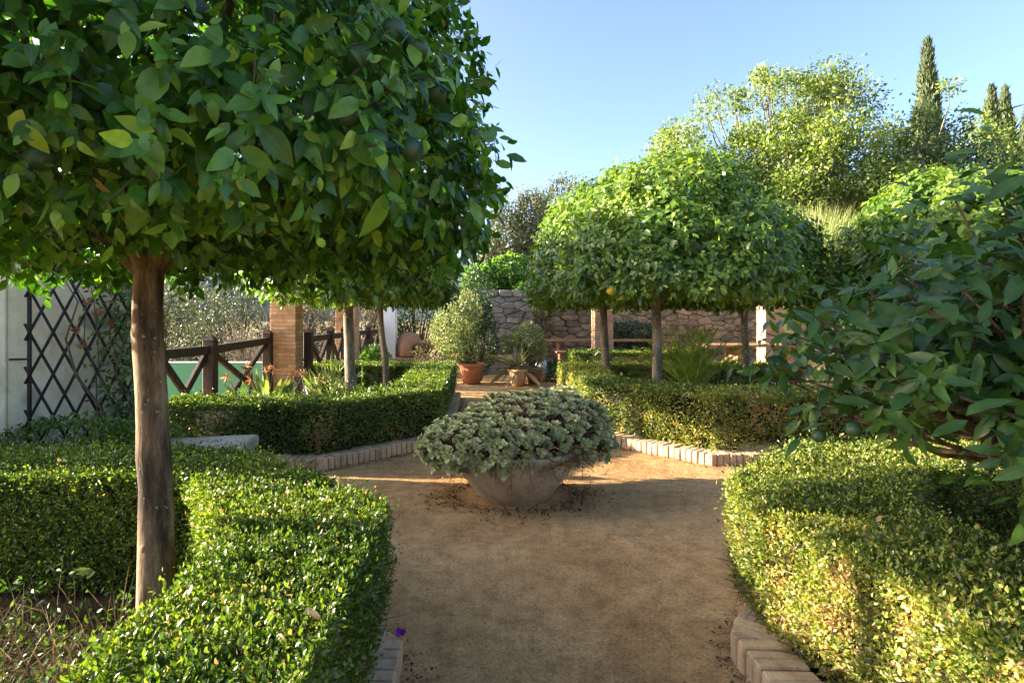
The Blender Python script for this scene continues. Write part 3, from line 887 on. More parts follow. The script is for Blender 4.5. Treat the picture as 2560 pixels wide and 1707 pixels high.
def orange_tree(label, x, y, R, z1, lean=(0, 0), r=.065, z0=1.68, n_side=2100, n_bot=520, per=6, L=.095, mat='citrus', tm=T4, parts=0,
                fruits=(), seed=0, bark='bark', bend=(.02, .01), inner=.13, group='orange trees with round clipped crowns', noise=.1, fill=1200, tint0=.45, cdx=(0, 0), tv=.17):
    root = thing('orange_tree', label, 'orange tree', (x, y, 0), group)
    top = (x + lean[0], y + lean[1], z0 + .02)
    tp = trunk_path((x, y, 0), top, bend, 16)
    tp[1:-1, :2] += RNG.normal(size=(14, 2)) * r * .03
    rr = r * (1.15 - .27 * np.linspace(0, 1, len(tp)) + .3 * np.exp(-np.linspace(0, 1, len(tp)) * 16)) * (1 + .035 * RNG.normal(size=len(tp)).clip(-1, 1))
    rr[-1] *= 1.12
    trunk = obj('trunk', tube_mesh('trunk', tp, rr, M[bark], 14, .06), root)
    for q in range(2):
        w = .12 + .2 * q + .06 * RNG.random()
        j = int(w * (len(tp) - 1)); kp = tp[j]
        a_ = -1.57 + RNG.normal() * .9
        dv = np.array([np.cos(a_), np.sin(a_), .35])
        obj('pruning_stub', tube_mesh('pruning_stub', [kp + dv * rr[j] * .5, kp + dv * rr[j] * .92, kp + dv * (rr[j] * .95 + .004)], [rr[j] * .55, rr[j] * .34, rr[j] * .16], M[bark], 8, .2), trunk)
    c = (top[0] + cdx[0], top[1] + cdx[1])
    lim = []
    for i in range(7):
        a = i * 2 * np.pi / 7 + seed
        e = np.array([c[0] + np.cos(a) * R * .75, c[1] + np.sin(a) * R * .75, z0 + (z1 - z0) * (.3 + .3 * RNG.random())])
        s = np.array(tp[-2])
        mid = s * .5 + e * .5 + np.array([0, 0, -.05]) + rnd(1)[0] * .06
        lim.append(tube_arrays([s, s * .75 + mid * .25 + np.array([0, 0, .08]), mid, e], [r * .75, r * .55, r * .33, r * .1], 7))
        for q in range(3):
            e2 = mid + np.array([np.cos(a + q - 1), np.sin(a + q - 1), .2 + .6 * RNG.random()]) * R * .4
            lim.append(tube_arrays([mid, (mid + e2) / 2 + rnd(1)[0] * .04, e2], [r * .25, r * .15, r * .05], 5))
    v, f = join_arrays(lim)
    obj('limbs', np_mesh('limbs', v, f, M[bark], True), root)
    P, n = crown_points(c, R, z0, z1, n_side, n_bot, noise, seed, inner=inner)
    pos, T, N, Ls, ax = sprig_leaves(P, n, per, L, L * 1.3)
    # deeper leaves that close the crown
    Pi, ni = crown_points(c, R * .8, z0 + .1, z1 - .2, fill, fill // 4, noise, seed + 3, inner=.15)
    pi, Ti, Ni, Li, _ = sprig_leaves(Pi, ni, 4, L, L * 1.3)
    pos, T, N, Ls = (np.concatenate(z) for z in ((pos, pi), (T, Ti), (N, Ni), (Ls, Li)))
    m = len(pos)
    tint = tint0 + tv * RNG.normal(size=m) + .12 * snoise(pos, 2.0, seed) + (RNG.random(m) < .05) * .3
    young = np.tile(np.arange(per) >= per - 2, len(P)) & np.repeat(RNG.random(len(P)) < .2, per)
    tint[:len(young)] += young * .35
    tint = np.where((tint > .93) & (RNG.random(m) > .12), .6 + .3 * RNG.random(m), tint)
    Ls[:len(young)] *= np.where(young, .75, 1)
    rest = split_leaves(root, pos, T, N, Ls, Ls * .5, tint, M[mat], T16 if tm is T16 else T8, parts, mat)
    far = np.linalg.norm(pos - np.array([0, 0, EYE]), axis=1) > 1.95
    for sel, tq in (((rest & ~far, T12), (rest & far, T8)) if tm is T16 else ((rest, tm),)):
        f = obj('foliage', leaf_mesh('foliage', pos[sel], T[sel], N[sel], Ls[sel], Ls[sel] * .5, tint[sel], M[mat], tq, fold=.16, curl=-.16), root)
        f['kind'] = 'stuff'
    # green shoots' stalks
    V, F = leaf_arrays(P - n * .05, ax, rnd(len(P)), np.full(len(P), L * 1.3 + .05), .004, T2, fold=0, curl=0)
    tw = obj('twigs', np_mesh('twigs', V, F, M['twig']), root)
    tw['kind'] = 'stuff'
    fx_, fy_ = px_of(pos)
    for (fx, fy, fz, fr, kind) in fruits:
        qx, qy = px_of(np.array([[fx, fy, fz]]))
        nearby = pos[np.hypot(fx_ - qx, fy_ - qy) < 34]
        if len(nearby):
            d_ = np.quantile(nearby[:, 1], .03) + .005
            fx, fy, fz = at(float(qx[0]), float(qy[0]), float(d_))
        o = obj('fruit', FR_Y if kind else FR_G, root, (fx, fy, fz), (random.uniform(-.3, .3), random.uniform(-.3, .3), 0), (fr, fr, fr))
        if kind: o['label'] = 'ripe yellow orange hanging at the lower edge of the crown'
    return root

def at(x, y, Y):
    return ((x - 1105) * Y / 1306, Y, EYE + (720 - y) * Y / 1306)

nf = [(*at(x, y, Y), r, 0) for x, y, Y, r in ((93, 362, 1.32, .03), (800, 265, 1.5, .032), (905, 70, 1.95, .032), (955, 110, 1.95, .034), (828, 128, 1.75, .033), (862, 325, 1.55, .034), (945, 345, 1.75, .033), (1000, 215, 2.1, .034), (545, 430, 1.3, .033))]
orange_tree('large orange tree with huge dark crown filling the upper left', -1.3, 2.22, 1.35, 3.3, lean=(.02, 0), r=.06, z0=1.75, n_side=5000, n_bot=1400, per=6, L=.061,
            mat='citrus_near', tm=T16, parts=300, fruits=nf, seed=1, inner=.17, fill=1300, tint0=.4, noise=.11, tv=.24, group='orange trees with round clipped crowns')
orange_tree('orange tree with pale trunk nearest behind the hedge by the timber fence', -1.56, 6.75, 1.14, 3.4, z0=1.72, lean=(.0, 0), r=.062, seed=2, bend=(.015, 0), bark='bark_pale')
orange_tree('slim leaning orange tree left of the white pillar', -1.47, 8.75, 1.1, 3.3, z0=1.72, lean=(-.06, 0), r=.05, seed=3, bend=(.03, 0), n_side=1400, L=.105, bark='bark_pale')
orange_tree('front orange tree of the right trio, with one ripe yellow orange, beside the cycad', 2.22, 6.95, 1.36, 3.38, lean=(-.12, 0), r=.058, seed=4, n_side=3200, parts=240, L=.09, bend=(-.025, 0), cdx=(.22, 0), bark='bark_pale', tint0=.5,
            fruits=[(*at(1403, 668, 6.0), .045, 1)])
orange_tree('back orange tree of the right trio, its trunk just right of a brick pillar', 1.87, 8.45, 1.2, 3.5, lean=(-.05, 0), r=.058, seed=5, bend=(.01, 0), cdx=(.1, 0), bark='bark_pale', tint0=.52)
orange_tree('right orange tree of the trio with a thin trunk before the rubble wall', 3.7, 7.95, 1.05, 3.05, r=.05, seed=6, n_side=1300, L=.105, bark='bark_pale', tint0=.48)
orange_tree('round orange tree half hidden behind the dark branches at the right edge', 5.85, 7.2, 1.15, 3.32, r=.06, seed=7, n_side=1500, L=.11, tint0=.52)


# near right tree: loose, unclipped, branches reaching towards the path
def loose_tree():
    root = thing('orange_tree', 'loose unclipped orange tree with large dark leaves at the right edge', 'orange tree', (2.32, 2.1, 0), 'orange trees in the near beds')
    tp = trunk_path((2.32, 2.1, 0), (2.2, 2.0, .95), (.03, .02))
    obj('trunk', tube_mesh('trunk', tp, np.linspace(.075, .055, len(tp)), M['bark'], 14, .06), root)
    cx, cy, cz = 2.36, 1.95, 1.45
    rg = np.random.default_rng(21)
    tips, limbs = [], []
    for i in range(850):
        d = rg.normal(size=3); d /= np.linalg.norm(d)
        if d[2] < -.85: continue
        lump = 1 + .16 * math.sin(d[0] * 5 + d[2] * 4) + .1 * rg.normal()
        e = np.array([cx + d[0] * 1.25 * lump, cy + d[1] * .75 * lump, cz + d[2] * .62 * lump])
        k_ = e[1] / 1.85
        if e[1] < .95 or e[2] > np.interp(e[0] / k_, [.8, 1.1, 1.3, 1.6, 1.8, 2.6], [1.3, 1.58, 1.7, 1.76, 1.95, 2.1]): continue
        if e[2] < np.interp(e[0] / k_, [.85, 1.1, 1.3, 1.7, 2.6], [1.25, 1.16, 1.16, .98, .92]): continue
        f = e + (np.array([cx, cy, cz]) - e) * (.0 if i % 3 else .35)
        tips.append((f, d))
    print('tips', len(tips))
    for (ex, ey, ez) in ((1.78, 1.8, 1.88), (1.9, 1.95, 1.9), (2.0, 2.0, 1.92), (2.1, 2.0, 1.94), (1.86, 2.0, 1.95), (1.7, 1.9, 1.95), (1.95, 1.7, 1.86), (2.05, 2.15, 1.95), (1.5, 1.8, 1.86), (1.0, 1.85, 1.3), (1.05, 1.8, 1.2), (1.02, 1.9, 1.4), (1.72, 1.5, .92), (1.6, 1.55, .98), (1.5, 1.5, 1.0)):
        d = np.array([ex - cx, ey - cy, ez - cz]); tips.append((np.array([ex, ey, ez]), d / np.linalg.norm(d)))
    s0 = np.array([2.2, 2.0, .93])
    for (e, d) in tips:
        mid = s0 * .45 + e * .55 + np.array([0, 0, .05]) + rg.normal(size=3) * .06
        limbs.append(tube_arrays([s0, s0 * .6 + mid * .4, mid, e], [.02, .013, .008, .003], 5, False))
    for (p, q) in (((2.2, 2.0, .93), (1.5, 1.75, 1.2)), ((2.2, 2.0, .93), (1.75, 1.4, 1.35)), ((2.2, 2.0, .93), (2.0, 1.7, 1.9))):
        p, q = np.array(p), np.array(q)
        limbs.append(tube_arrays([p, (p + q) / 2 + rg.normal(size=3) * .05, q], [.035, .026, .01], 8))
    v, f = join_arrays(limbs)
    obj('limbs', np_mesh('limbs', v, f, M['bark'], True), root)
    P = np.array([t[0] for t in tips]); n = unit(np.array([t[1] for t in tips]))
    # each twig carries leaves along its outer stretch
    PP, NN = [], []
    for k in range(6):
        PP.append(P - n * (.0 + .09 * k) + rnd(len(P)) * .05); NN.append(unit(n * .8 + rnd(len(P)) * .5 + np.array([0, 0, .35])))
    P2, n2 = np.concatenate(PP), np.concatenate(NN)
    pos, T, N, Ls, ax = sprig_leaves(P2, n2, 6, .075, .12, droop=.3)
    sel = (pos[:, 2] > .8) & (np.linalg.norm(pos - np.array([0, 0, EYE]), axis=1) > 1.15)
    pos, T, N, Ls = pos[sel], T[sel], N[sel], Ls[sel]
    m = len(pos)
    tint = .42 + .17 * RNG.normal(size=m)
    rest = split_leaves(root, pos, T, N, Ls, Ls * .38, tint, M['citrus_dark'], T16, 300, 'citrus_dark', .38)
    o = obj('foliage', leaf_mesh('foliage', pos[rest], T[rest], N[rest], Ls[rest], Ls[rest] * .38, tint[rest], M['citrus_dark'], T8, fold=.3, curl=-.24), root)
    o['kind'] = 'stuff'
    for x, y, Y, r in ((2072, 672, 1.5, .026), (2120, 685, 1.5, .026), (2085, 710, 1.52, .026), (2180, 878, 1.5, .032), (1960, 985, 1.62, .028), (2225, 455, 1.6, .02), (1880, 1000, 1.7, .026)):
        obj('fruit', FR_G, root, at(x, y, Y * 1.06), None, (r * .85, r * .85, r * .9))
loose_tree()

# ------------------------------------------------------------------ bowl planter with succulents
bc = (.27, 4.66)
prof = [(.0, .0), (.265, .0), (.285, .015), (.35, .1), (.43, .2), (.48, .3), (.515, .39), (.525, .42), (.5, .425), (.48, .39), (.45, .36), (.0, .35)]
bowl = obj('bowl_planter', lathe_mesh('bowl_planter', prof, M['bowl'], 48, (0, 0, 0), .015), None, (bc[0], bc[1], .004))
tag(bowl, 'wide weathered stone coloured bowl standing on the sandy path under the succulents', 'planter')

def rosette_mesh(name, tint, size=1.0, nl=13, seed=0):
    rg = np.random.default_rng(seed)
    i = np.arange(nl)
    a = i * 2.399
    el = np.radians(8 + 55 * i / nl)
    T = np.stack([np.cos(a) * np.cos(el), np.sin(a) * np.cos(el), np.sin(el)], -1)
    N = np.stack([-np.cos(a) * np.sin(el), -np.sin(a) * np.sin(el), np.cos(el)], -1)
    L = (1.0 - .62 * i / nl)
    tm = _tmpl([(.3, .22), (.75, .5)])
    V, F = leaf_arrays(np.zeros((nl, 3)), T, N, L, np.maximum(L, .6) * .74, tm, fold=.35, curl=.18, fold_var=.1, curl_var=.2)
    t = np.clip(tint + .12 * rg.normal(size=nl) + .25 * i / nl, 0, 1)
    return np_mesh(name, V, F, M['rosette'], True, {'tint': ('FACE', np.repeat(t, len(tm[1])))})
ROS = [rosette_mesh('rosette', t, seed=k) for k, t in enumerate((.12, .25, .38, .48, .6, .3))]

def succulents():
    root = thing('succulent_clump', 'overgrown grey green rosette succulents spilling from the bowl planter', 'succulent', (bc[0], bc[1], .38))
    lobes = [(.1, 4.6, .42, .56, .46, .27), (.62, 4.86, .46, .46, .46, .37), (.36, 4.76, .44, .56, .5, .38)]
    pts, nrm = [], []
    while len(pts) < 1120:
        l = random.choice(lobes)
        d = RNG.normal(size=3); d /= np.linalg.norm(d)
        if d[2] < -.35: continue
        p = np.array(l[:3]) + d * np.array(l[3:]) * (1 + .05 * RNG.normal())
        if any((((p - np.array(k[:3])) / np.array(k[3:])) ** 2).sum() < .86 for k in lobes): continue
        if p[2] < .34 and RNG.random() > .35: continue
        nn = d / np.array(l[3:]); nn /= np.linalg.norm(nn)
        pts.append(p); nrm.append(nn)
    pts, nrm = np.array(pts), np.array(nrm)
    dist = np.linalg.norm(pts - np.array([0, 0, EYE]), axis=1) + 2.0 * (nrm[:, 1] > .5)
    order = np.argsort(dist)
    ca, sa = [], []
    def place(i):
        up = unit((nrm[i] * .85 + np.array([0, -.3, .4]) + rnd(1)[0] * .2)[None])[0]
        q = Vector(up).to_track_quat('Z', 'Y')
        return q, random.uniform(.034, .056) * (1.25 if pts[i][2] < .45 and pts[i][1] < 4.6 and RNG.random() < .35 else 1)
    for i in order[:300]:
        q, s = place(i)
        o = bpy.data.objects.new('rosette', random.choice(ROS))
        o.rotation_euler = q.to_euler(); o.scale = (s, s, s); o.location = pts[i]
        link(o); adopt(o, root)
    rest = []
    for i in order[300:]:
        q, s = place(i)
        me = random.choice(ROS)
        v = np.empty(len(me.vertices) * 3, np.float32); me.vertices.foreach_get('co', v)
        f = np.empty(len(me.loops), np.int32); me.loops.foreach_get('vertex_index', f)
        R_ = np.array(q.to_matrix())
        rest.append((v.reshape(-1, 3) @ R_.T * s + pts[i], f.reshape(-1, 3)))
    v, f = join_arrays(rest)
    o = obj('rosettes', np_mesh('rosettes', v, f, M['rosette'], True, {'tint': ('FACE', np.repeat(np.clip(.4 + .18 * RNG.normal(size=len(f) // 10), 0, 1), 10)[:len(f)])}), root)
    o['kind'] = 'stuff'
    # bare stems under the rosettes, bending down over the rim
    st = []
    for i in range(len(pts)):
        b = np.array([bc[0] + RNG.normal() * .2, bc[1] + RNG.normal() * .18, .37])
        m = b * .4 + pts[i] * .6 + rnd(1)[0] * .035 + np.array([0, 0, -.03])
        st.append(tube_arrays([b, m, pts[i]], [.007, .0055, .005], 4, False))
    for i in range(280):
        a = RNG.uniform(0, 6.28)
        r0 = .44 + .04 * RNG.random()
        b = np.array([bc[0] + np.cos(a) * r0, bc[1] + np.sin(a) * r0, .4])
        rr = .04 + .15 * RNG.random()
        up = RNG.uniform(-.1, .14)
        m = b + np.array([np.cos(a), np.sin(a), 0]) * rr * .7 + np.array([0, 0, up * .6]) + rnd(1)[0] * .03
        e = b + np.array([np.cos(a), np.sin(a), 0]) * rr + np.array([0, 0, up - .05 * RNG.random()]) + rnd(1)[0] * .06
        st.append(tube_arrays([b, b * .45 + m * .55 + np.array([0, 0, .035]), m * .6 + e * .4 + np.array([0, 0, .015]), e - np.array([0, 0, .02])], [.0045, .004, .003, .002], 4, False))
    v, f = join_arrays(st)
    o = obj('stems', np_mesh('stems', v, f, M['succulent_stem'], True), root)
    o['kind'] = 'stuff'
    # reddish dead leaves among the stems
    k = 900
    a = RNG.uniform(0, 6.28, k)
    P = np.stack([bc[0] + .12 + np.cos(a) * (.52 + .08 * RNG.normal(size=k)), bc[1] + np.sin(a) * (.46 + .07 * RNG.normal(size=k)), .42 + .09 * RNG.normal(size=k)], -1)
    o = obj('dead_leaves', leaf_mesh('dead_leaves', P, rnd(k) + np.array([0, 0, -.5]), rnd(k), .03, .012, RNG.random(k) * .7, M['dryflower'], T2), root)
    o['kind'] = 'stuff'
    # mounded heart that carries the stems
    hv = []
    for l in lobes:
        bm = bmesh.new(); bmesh.ops.create_icosphere(bm, subdivisions=3, radius=1)
        for w in bm.verts: w.co = Vector((l[0] + w.co.x * l[3] * .74, l[1] + w.co.y * l[4] * .74, max(.3, l[2] + w.co.z * l[5] * .72)))
        bm.verts.index_update()
        hv.append((np.array([w.co[:] for w in bm.verts]), np.array([[w.index for w in f_.verts] for f_ in bm.faces])))
        bm.free()
    v, f = join_arrays(hv)
    obj('root_mound', np_mesh('root_mound', v, f, M['soil'], True), root)
succulents()

def blades(name, n, L, W, elev, spread, mat, parent, base, tintr=(.2, .9), curl=-.25, each=True, tm=TBLADE, fold=.35):
    for i in range(n):
        a = i * 2.399 + random.uniform(-.2, .2)
        el = math.radians(random.uniform(*elev))
        T = np.array([[math.cos(a) * math.cos(el), math.sin(a) * math.cos(el), math.sin(el)]])
        N = np.array([[-math.cos(a) * math.sin(el), -math.sin(a) * math.sin(el), math.cos(el)]])
        l = L * random.uniform(.7, 1.1)
        me = leaf_mesh(name, np.array([[math.cos(a) * spread, math.sin(a) * spread, 0]]), T, N, l, W, np.array([random.uniform(*tintr)]), mat, T16, fold=fold, curl=curl, fold_var=.2, curl_var=.5)
        obj(name, me, parent, base)

r = thing('yellow_aloe', 'small pale yellow aloe shoots poking up behind the succulent bowl', 'aloe', (.22, 5.15, .55))
blades('leaf', 9, .22, .045, (35, 85), .02, M['reed'], r, (.22, 5.1, .52), curl=-.05)

# ------------------------------------------------------------------ bench slab
r = thing('stone_bench', 'grey weathered stone slab bench beside the far left hedge', 'bench', (-2.1, 4.55, 0))
bm = box_bm(.68, .5, .09, .02, jitter=.012, seg=2)
bmesh.ops.subdivide_edges(bm, edges=bm.edges[:], cuts=2, use_grid_fill=True)
for v in bm.verts: v.co += Vector((random.uniform(-.005, .005), random.uniform(-.005, .005), random.uniform(-.004, .004)))
o = obj('seat_slab', bm_mesh('seat_slab', bm, M['concrete']), r, (-2.18, 4.5, .44), (0, 0, .12))
for dx in (-.26, .26):
    obj('support', bm_mesh('support', box_bm(.14, .4, .385, .012, jitter=.006), M['concrete']), r, (-2.18 + dx, 4.5 + dx * .12, .197), (0, 0, .12))

# ------------------------------------------------------------------ white wall, trellis and climber
w0, w1 = Vector((-4.18, 4.23, 0)), Vector((-3.13, 5.26, 0))
wd = (w1 - w0).normalized(); wn_ = Vector((wd.y, -wd.x, 0))
def wp(s, z, off=0.0):
    p = w0 + wd * s + wn_ * off
    return (p.x, p.y, z)
wang = math.atan2(wd.y, wd.x)
r = thing('garden_wall', 'stained whitewashed wall behind the dark diamond trellis', 'wall', (w0.x, w0.y, 0))
def wall_box(s0, s1, z1, th, off):
    bm = box_bm(s1 - s0, th, z1, .012)
    c = w0 + wd * (s0 + s1) / 2 + wn_ * off
    bmesh.ops.rotate(bm, verts=bm.verts[:], cent=(0, 0, 0), matrix=Matrix.Rotation(wang, 3, 'Z'))
    bmesh.ops.translate(bm, verts=bm.verts[:], vec=(c.x, c.y, z1 / 2))
    return bm
WL = (w1 - w0).length
obj('wall_face', bm_mesh('wall_face', wall_box(.5, WL, 1.95, .25, -.13), M['render']), r)
obj('end_pier', bm_mesh('end_pier', wall_box(-1.3, .497, 2.05, .36, -.13), M['render']), r)

r = thing('trellis', 'dark diamond trellis of thin poles fixed before the white wall', 'trellis', wp(.4, .3, .06))
t0_, t1_, tz0, tz1, off = .64, WL - .02, .3, 1.86, .07
obj('upright_post', tube_mesh('upright_post', [wp(t0_, .05, off), wp(t0_, 1.0, off), wp(t0_, tz1 + .06, off)], [.016] * 3, M['pole'], 8), r)
obj('upright_post', tube_mesh('upright_post', [wp(t1_, .05, off), wp(t1_, 1.0, off), wp(t1_, tz1 + .06, off)], [.014] * 3, M['pole'], 8), r)
obj('wall_bracket', tube_mesh('wall_bracket', [wp(t0_, 1.13, off), wp(t0_ - .12, 1.13, 0)], [.008, .008], M['pole'], 6), r)
pz, ps = .35, .155
slope = pz / ps
for sgn in (1, -1):
    k = -16
    while k < 24:
        zs = tz0 + k * pz
        # line z = zs + sgn*slope*(s - t0), clipped to the trellis rectangle
        s_a, s_b = t0_ - .03, t1_
        za, zb = zs + sgn * slope * (s_a - t0_), zs + sgn * slope * (s_b - t0_)
        lo, hi = tz0 - .02, tz1
        def s_at(z): return t0_ + (z - zs) / (sgn * slope)
        ss = sorted([s_at(lo), s_at(hi)])
        a_, b_ = max(s_a, ss[0]), min(s_b, ss[1])
        if b_ - a_ > .05:
            o_ = off + .013 * sgn
            f = lambda s: wp(s, zs + sgn * slope * (s - t0_), o_)
            obj('slat', tube_mesh('slat', [f(a_), f((a_ + b_) / 2), f(b_)], [.0105, .012, .0105], M['pole'], 6, .15), r)
        k += 1

r = thing('climbing_plant', 'half dry climber with brown flowers on the diamond trellis', 'climber', wp(1.1, 0, .12))
for i in range(9):
    s = .98 + .42 * random.random()
    pts = [wp(1.1 + .3 * random.random(), .05, .16)]
    for k in range(1, 7):
        pts.append(wp(s + random.uniform(-.12, .12) + .05 * k * (-1) ** i, .05 + k * .31, .12 + random.uniform(-.04, .06)))
    obj('stem', tube_mesh('stem', pts, np.linspace(.02 if i < 2 else .008, .003, 7), M['twig'], 6), r)
k = 900
s = np.clip(1.3 + .11 * RNG.normal(size=k), .5, 1.55); z = .35 + 1.6 * RNG.random(k)
P = np.array([wp(a, b, .1 + .07 * random.random()) for a, b in zip(s, z)])
o = obj('foliage', leaf_mesh('foliage', P, rnd(k) + np.array([0, 0, -.3]), rnd(k) * .6 + np.array(wn_), .05 + .025 * RNG.random(k), .026, .42 + .22 * RNG.normal(size=k), M['weed'], T4), r)
o['kind'] = 'stuff'
for (s, z) in ((1.02, 1.6), (1.1, 1.5), (.98, 1.24), (1.2, 1.42), (.94, 1.36), (1.15, 1.18)):
    c = np.array(wp(s, z, .12))
    k = 22
    d = unit(rnd(k))
    obj('dried_flower', leaf_mesh('dried_flower', c + d * .008, d, unit(rnd(k)), .04, .022, .3 + .3 * RNG.random(k), M['dryflower'], T4), r)

# ------------------------------------------------------------------ timber fences
def fence(label, pts, top=1.14, pw=.13):
    root = thing('timber_fence', label, 'fence', (pts[0][0], pts[0][1], 0), 'dark timber fences along the terrace edge')
    for (x, y) in pts:
        bm = box_bm(pw, pw, top + .05, .008, center=(0, 0, (top + .05) / 2))
        p = obj('post', bm_mesh('post', bm, M['timber']), root, (x, y, 0))
        bm = bmesh.new()
        bmesh.ops.create_cone(bm, cap_ends=True, segments=4, radius1=pw * .76, radius2=.012, depth=.07)
        bmesh.ops.rotate(bm, verts=bm.verts[:], cent=(0, 0, 0), matrix=Matrix.Rotation(math.pi / 4, 3, 'Z'))
        obj('post_cap', bm_mesh('post_cap', bm, M['timber']), p, (x, y, top + .087))
    for (a, b_) in zip(pts[:-1], pts[1:]):
        A, B_ = Vector((*a, 0)), Vector((*b_, 0))
        d = (B_ - A).normalized()
        A2, B2 = A + d * (pw / 2 - .01), B_ - d * (pw / 2 - .01)
        up = lambda p, z: Vector((p.x, p.y, z))
        obj('rail', bm_mesh('rail', bar_bm(up(A2, top - .06), up(B2, top - .06), .1, .07), M['timber']), root)
        obj('rail', bm_mesh('rail', bar_bm(up(A2, .13), up(B2, .13), .09, .06), M['timber']), root)
        s = Vector((d.y, -d.x, 0)) * .024
        obj('brace', bm_mesh('brace', bar_bm(up(A2 + s, top - .12), up(B2 + s, .18), .075, .045), M['timber']), root)
        obj('brace', bm_mesh('brace', bar_bm(up(A2 - s, .18), up(B2 - s, top - .12), .075, .045), M['timber']), root)
    return root
fence('dark timber fence with crossed braces before the green wall', [(-3.28, 5.75), (-3.14, 6.6), (-3.32, 8.85)])
fence('dark crossed timber fence between the two brick pillars', [(-2.86, 9.42), (-2.76, 10.4), (-2.72, 11.3)])
fence('dark crossed timber fence between brick pillar and white pillar', [(-2.66, 11.9), (-2.56, 12.9), (-2.45, 13.75)])

r = thing('green_wall', 'low smooth green painted wall seen through the timber fence', 'wall', (-6, 12, 0))
obj('wall_panel', bm_mesh('wall_panel', box_bm(6.0, .16, 2.3, .01, center=(-6.35, 12.2, -.7)), M['green']), r)
obj('coping', bm_mesh('coping', box_bm(6.02, .18, .014, .003, center=(-6.35, 12.2, .458)), M['white']), r)

r = thing('white_pillar', 'plain white painted pillar by the clay oven', 'pillar', (-2.28, 14.1, 0))
obj('shaft', bm_mesh('shaft', box_bm(.36, .36, 2.3, .012, center=(-2.28, 14.1, 1.15)), M['white']), r)
obj('cap', bm_mesh('cap', box_bm(.42, .42, .06, .01, center=(-2.28, 14.1, 2.33)), M['white']), r)

r = thing('clay_oven', 'small domed clay oven with black mouth on a brick base', 'oven', (-1.78, 14.2, 0))
obj('dome', lathe_mesh('dome', [(.33, 0), (.34, .1), (.33, .25), (.29, .39), (.21, .5), (.11, .57), (0, .59)], M['oven'], 24, (-1.78, 14.2, .46)), r)
bm = bmesh.new()
bmesh.ops.create_cone(bm, cap_ends=True, segments=20, radius1=.15, radius2=.15, depth=.2)
bmesh.ops.rotate(bm, verts=bm.verts[:], cent=(0, 0, 0), matrix=Matrix.Rotation(math.pi / 2, 3, 'X'))
bmesh.ops.rotate(bm, verts=bm.verts[:], cent=(0, 0, 0), matrix=Matrix.Rotation(.7, 3, 'Z'))
obj('mouth', bm_mesh('mouth', bm, M['opening_dark']), r, (-1.78 + .2, 14.2 - .22, .62))  # solid plug, the shade of the opening is put into its colour
for c in range(7):
    for i in range(3):
        obj('brick', random.choice(PB), r, (-2.05 + i * .275 + (c % 2) * .05, 13.92, .035 + c * .06))
obj('base', bm_mesh('base', box_bm(.9, .62, .44, .01, center=(-1.78, 14.25, .225)), M['oven']), r)

# ------------------------------------------------------------------ bench and table under the rubble wall
r = thing('long_bench', 'long orange timber bench with a back rail along the rubble wall', 'bench', (2.9, 13.4, 0))
obj('back_rail', bm_mesh('back_rail', box_bm(3.2, .05, .06, .008, center=(3.1, 13.62, .86)), M['pine']), r)
obj('seat', bm_mesh('seat', box_bm(2.9, .34, .045, .008, center=(3.2, 13.4, .6)), M['pine']), r)
for x in (1.85, 3.15, 4.5):
    obj('leg', bm_mesh('leg', box_bm(.07, .34, .57, .006, center=(x, 13.4, .287)), M['pine']), r)
    obj('back_post', bm_mesh('back_post', box_bm(.06, .045, .8, .006, center=(x, 13.67, .42)), M['pine']), r)
r = thing('wooden_table', 'pale orange wooden table with broad panel leg behind the cycad', 'table', (5.4, 11.6, 0))
obj('tabletop', bm_mesh('tabletop', box_bm(1.9, .75, .05, .008, center=(5.4, 11.6, .86)), M['pine']), r)
for x in (5.18, 6.2):
    obj('leg', bm_mesh('leg', box_bm(.17, .6, .83, .008, center=(x, 11.6, .418)), M['pine']), r)
obj('stretcher', bm_mesh('stretcher', box_bm(.84, .05, .1, .006, center=(5.69, 11.6, .35)), M['pine']), r)

# ------------------------------------------------------------------ bushes and trees beyond
def lobe_leaves(lobes, n, L, W, clump=.0, shell=.12, outw=.6, up=.3, ntw=.5):
    vol = np.array([l[3] * l[4] + l[4] * l[5] + l[3] * l[5] for l in lobes]); vol = vol / vol.sum()
    P, N = [], []
    for l, w in zip(lobes, vol):
        k = int(n * w)
        if clump:
            kc = max(6, k // clump)
            d = unit(rnd(kc)); rad = 1 - np.abs(RNG.normal(size=kc)) * shell * 1.6
            cc = d * rad[:, None]
            ii = RNG.integers(0, kc, k)
            p = cc[ii] + rnd(k) * .12
            d = unit(cc[ii])
        else:
            d = unit(rnd(k)); p = d * (1 - np.abs(RNG.normal(size=k)) * shell)[:, None]
            p *= (1 + .1 * snoise(d, 3, l[0]))[:, None]
        P.append(np.array(l[:3]) + p * np.array(l[3:])); N.append(d / np.array(l[3:]))
    P, N = np.concatenate(P), unit(np.concatenate(N))
    k = len(P)
    T = N * outw + rnd(k) * .7 + np.array([0, 0, up])
    Nn = N * .7 + rnd(k) * ntw + np.array([0, 0, .3])
    return P, T, Nn, L * np.exp(RNG.normal(size=k) * .25), W / L

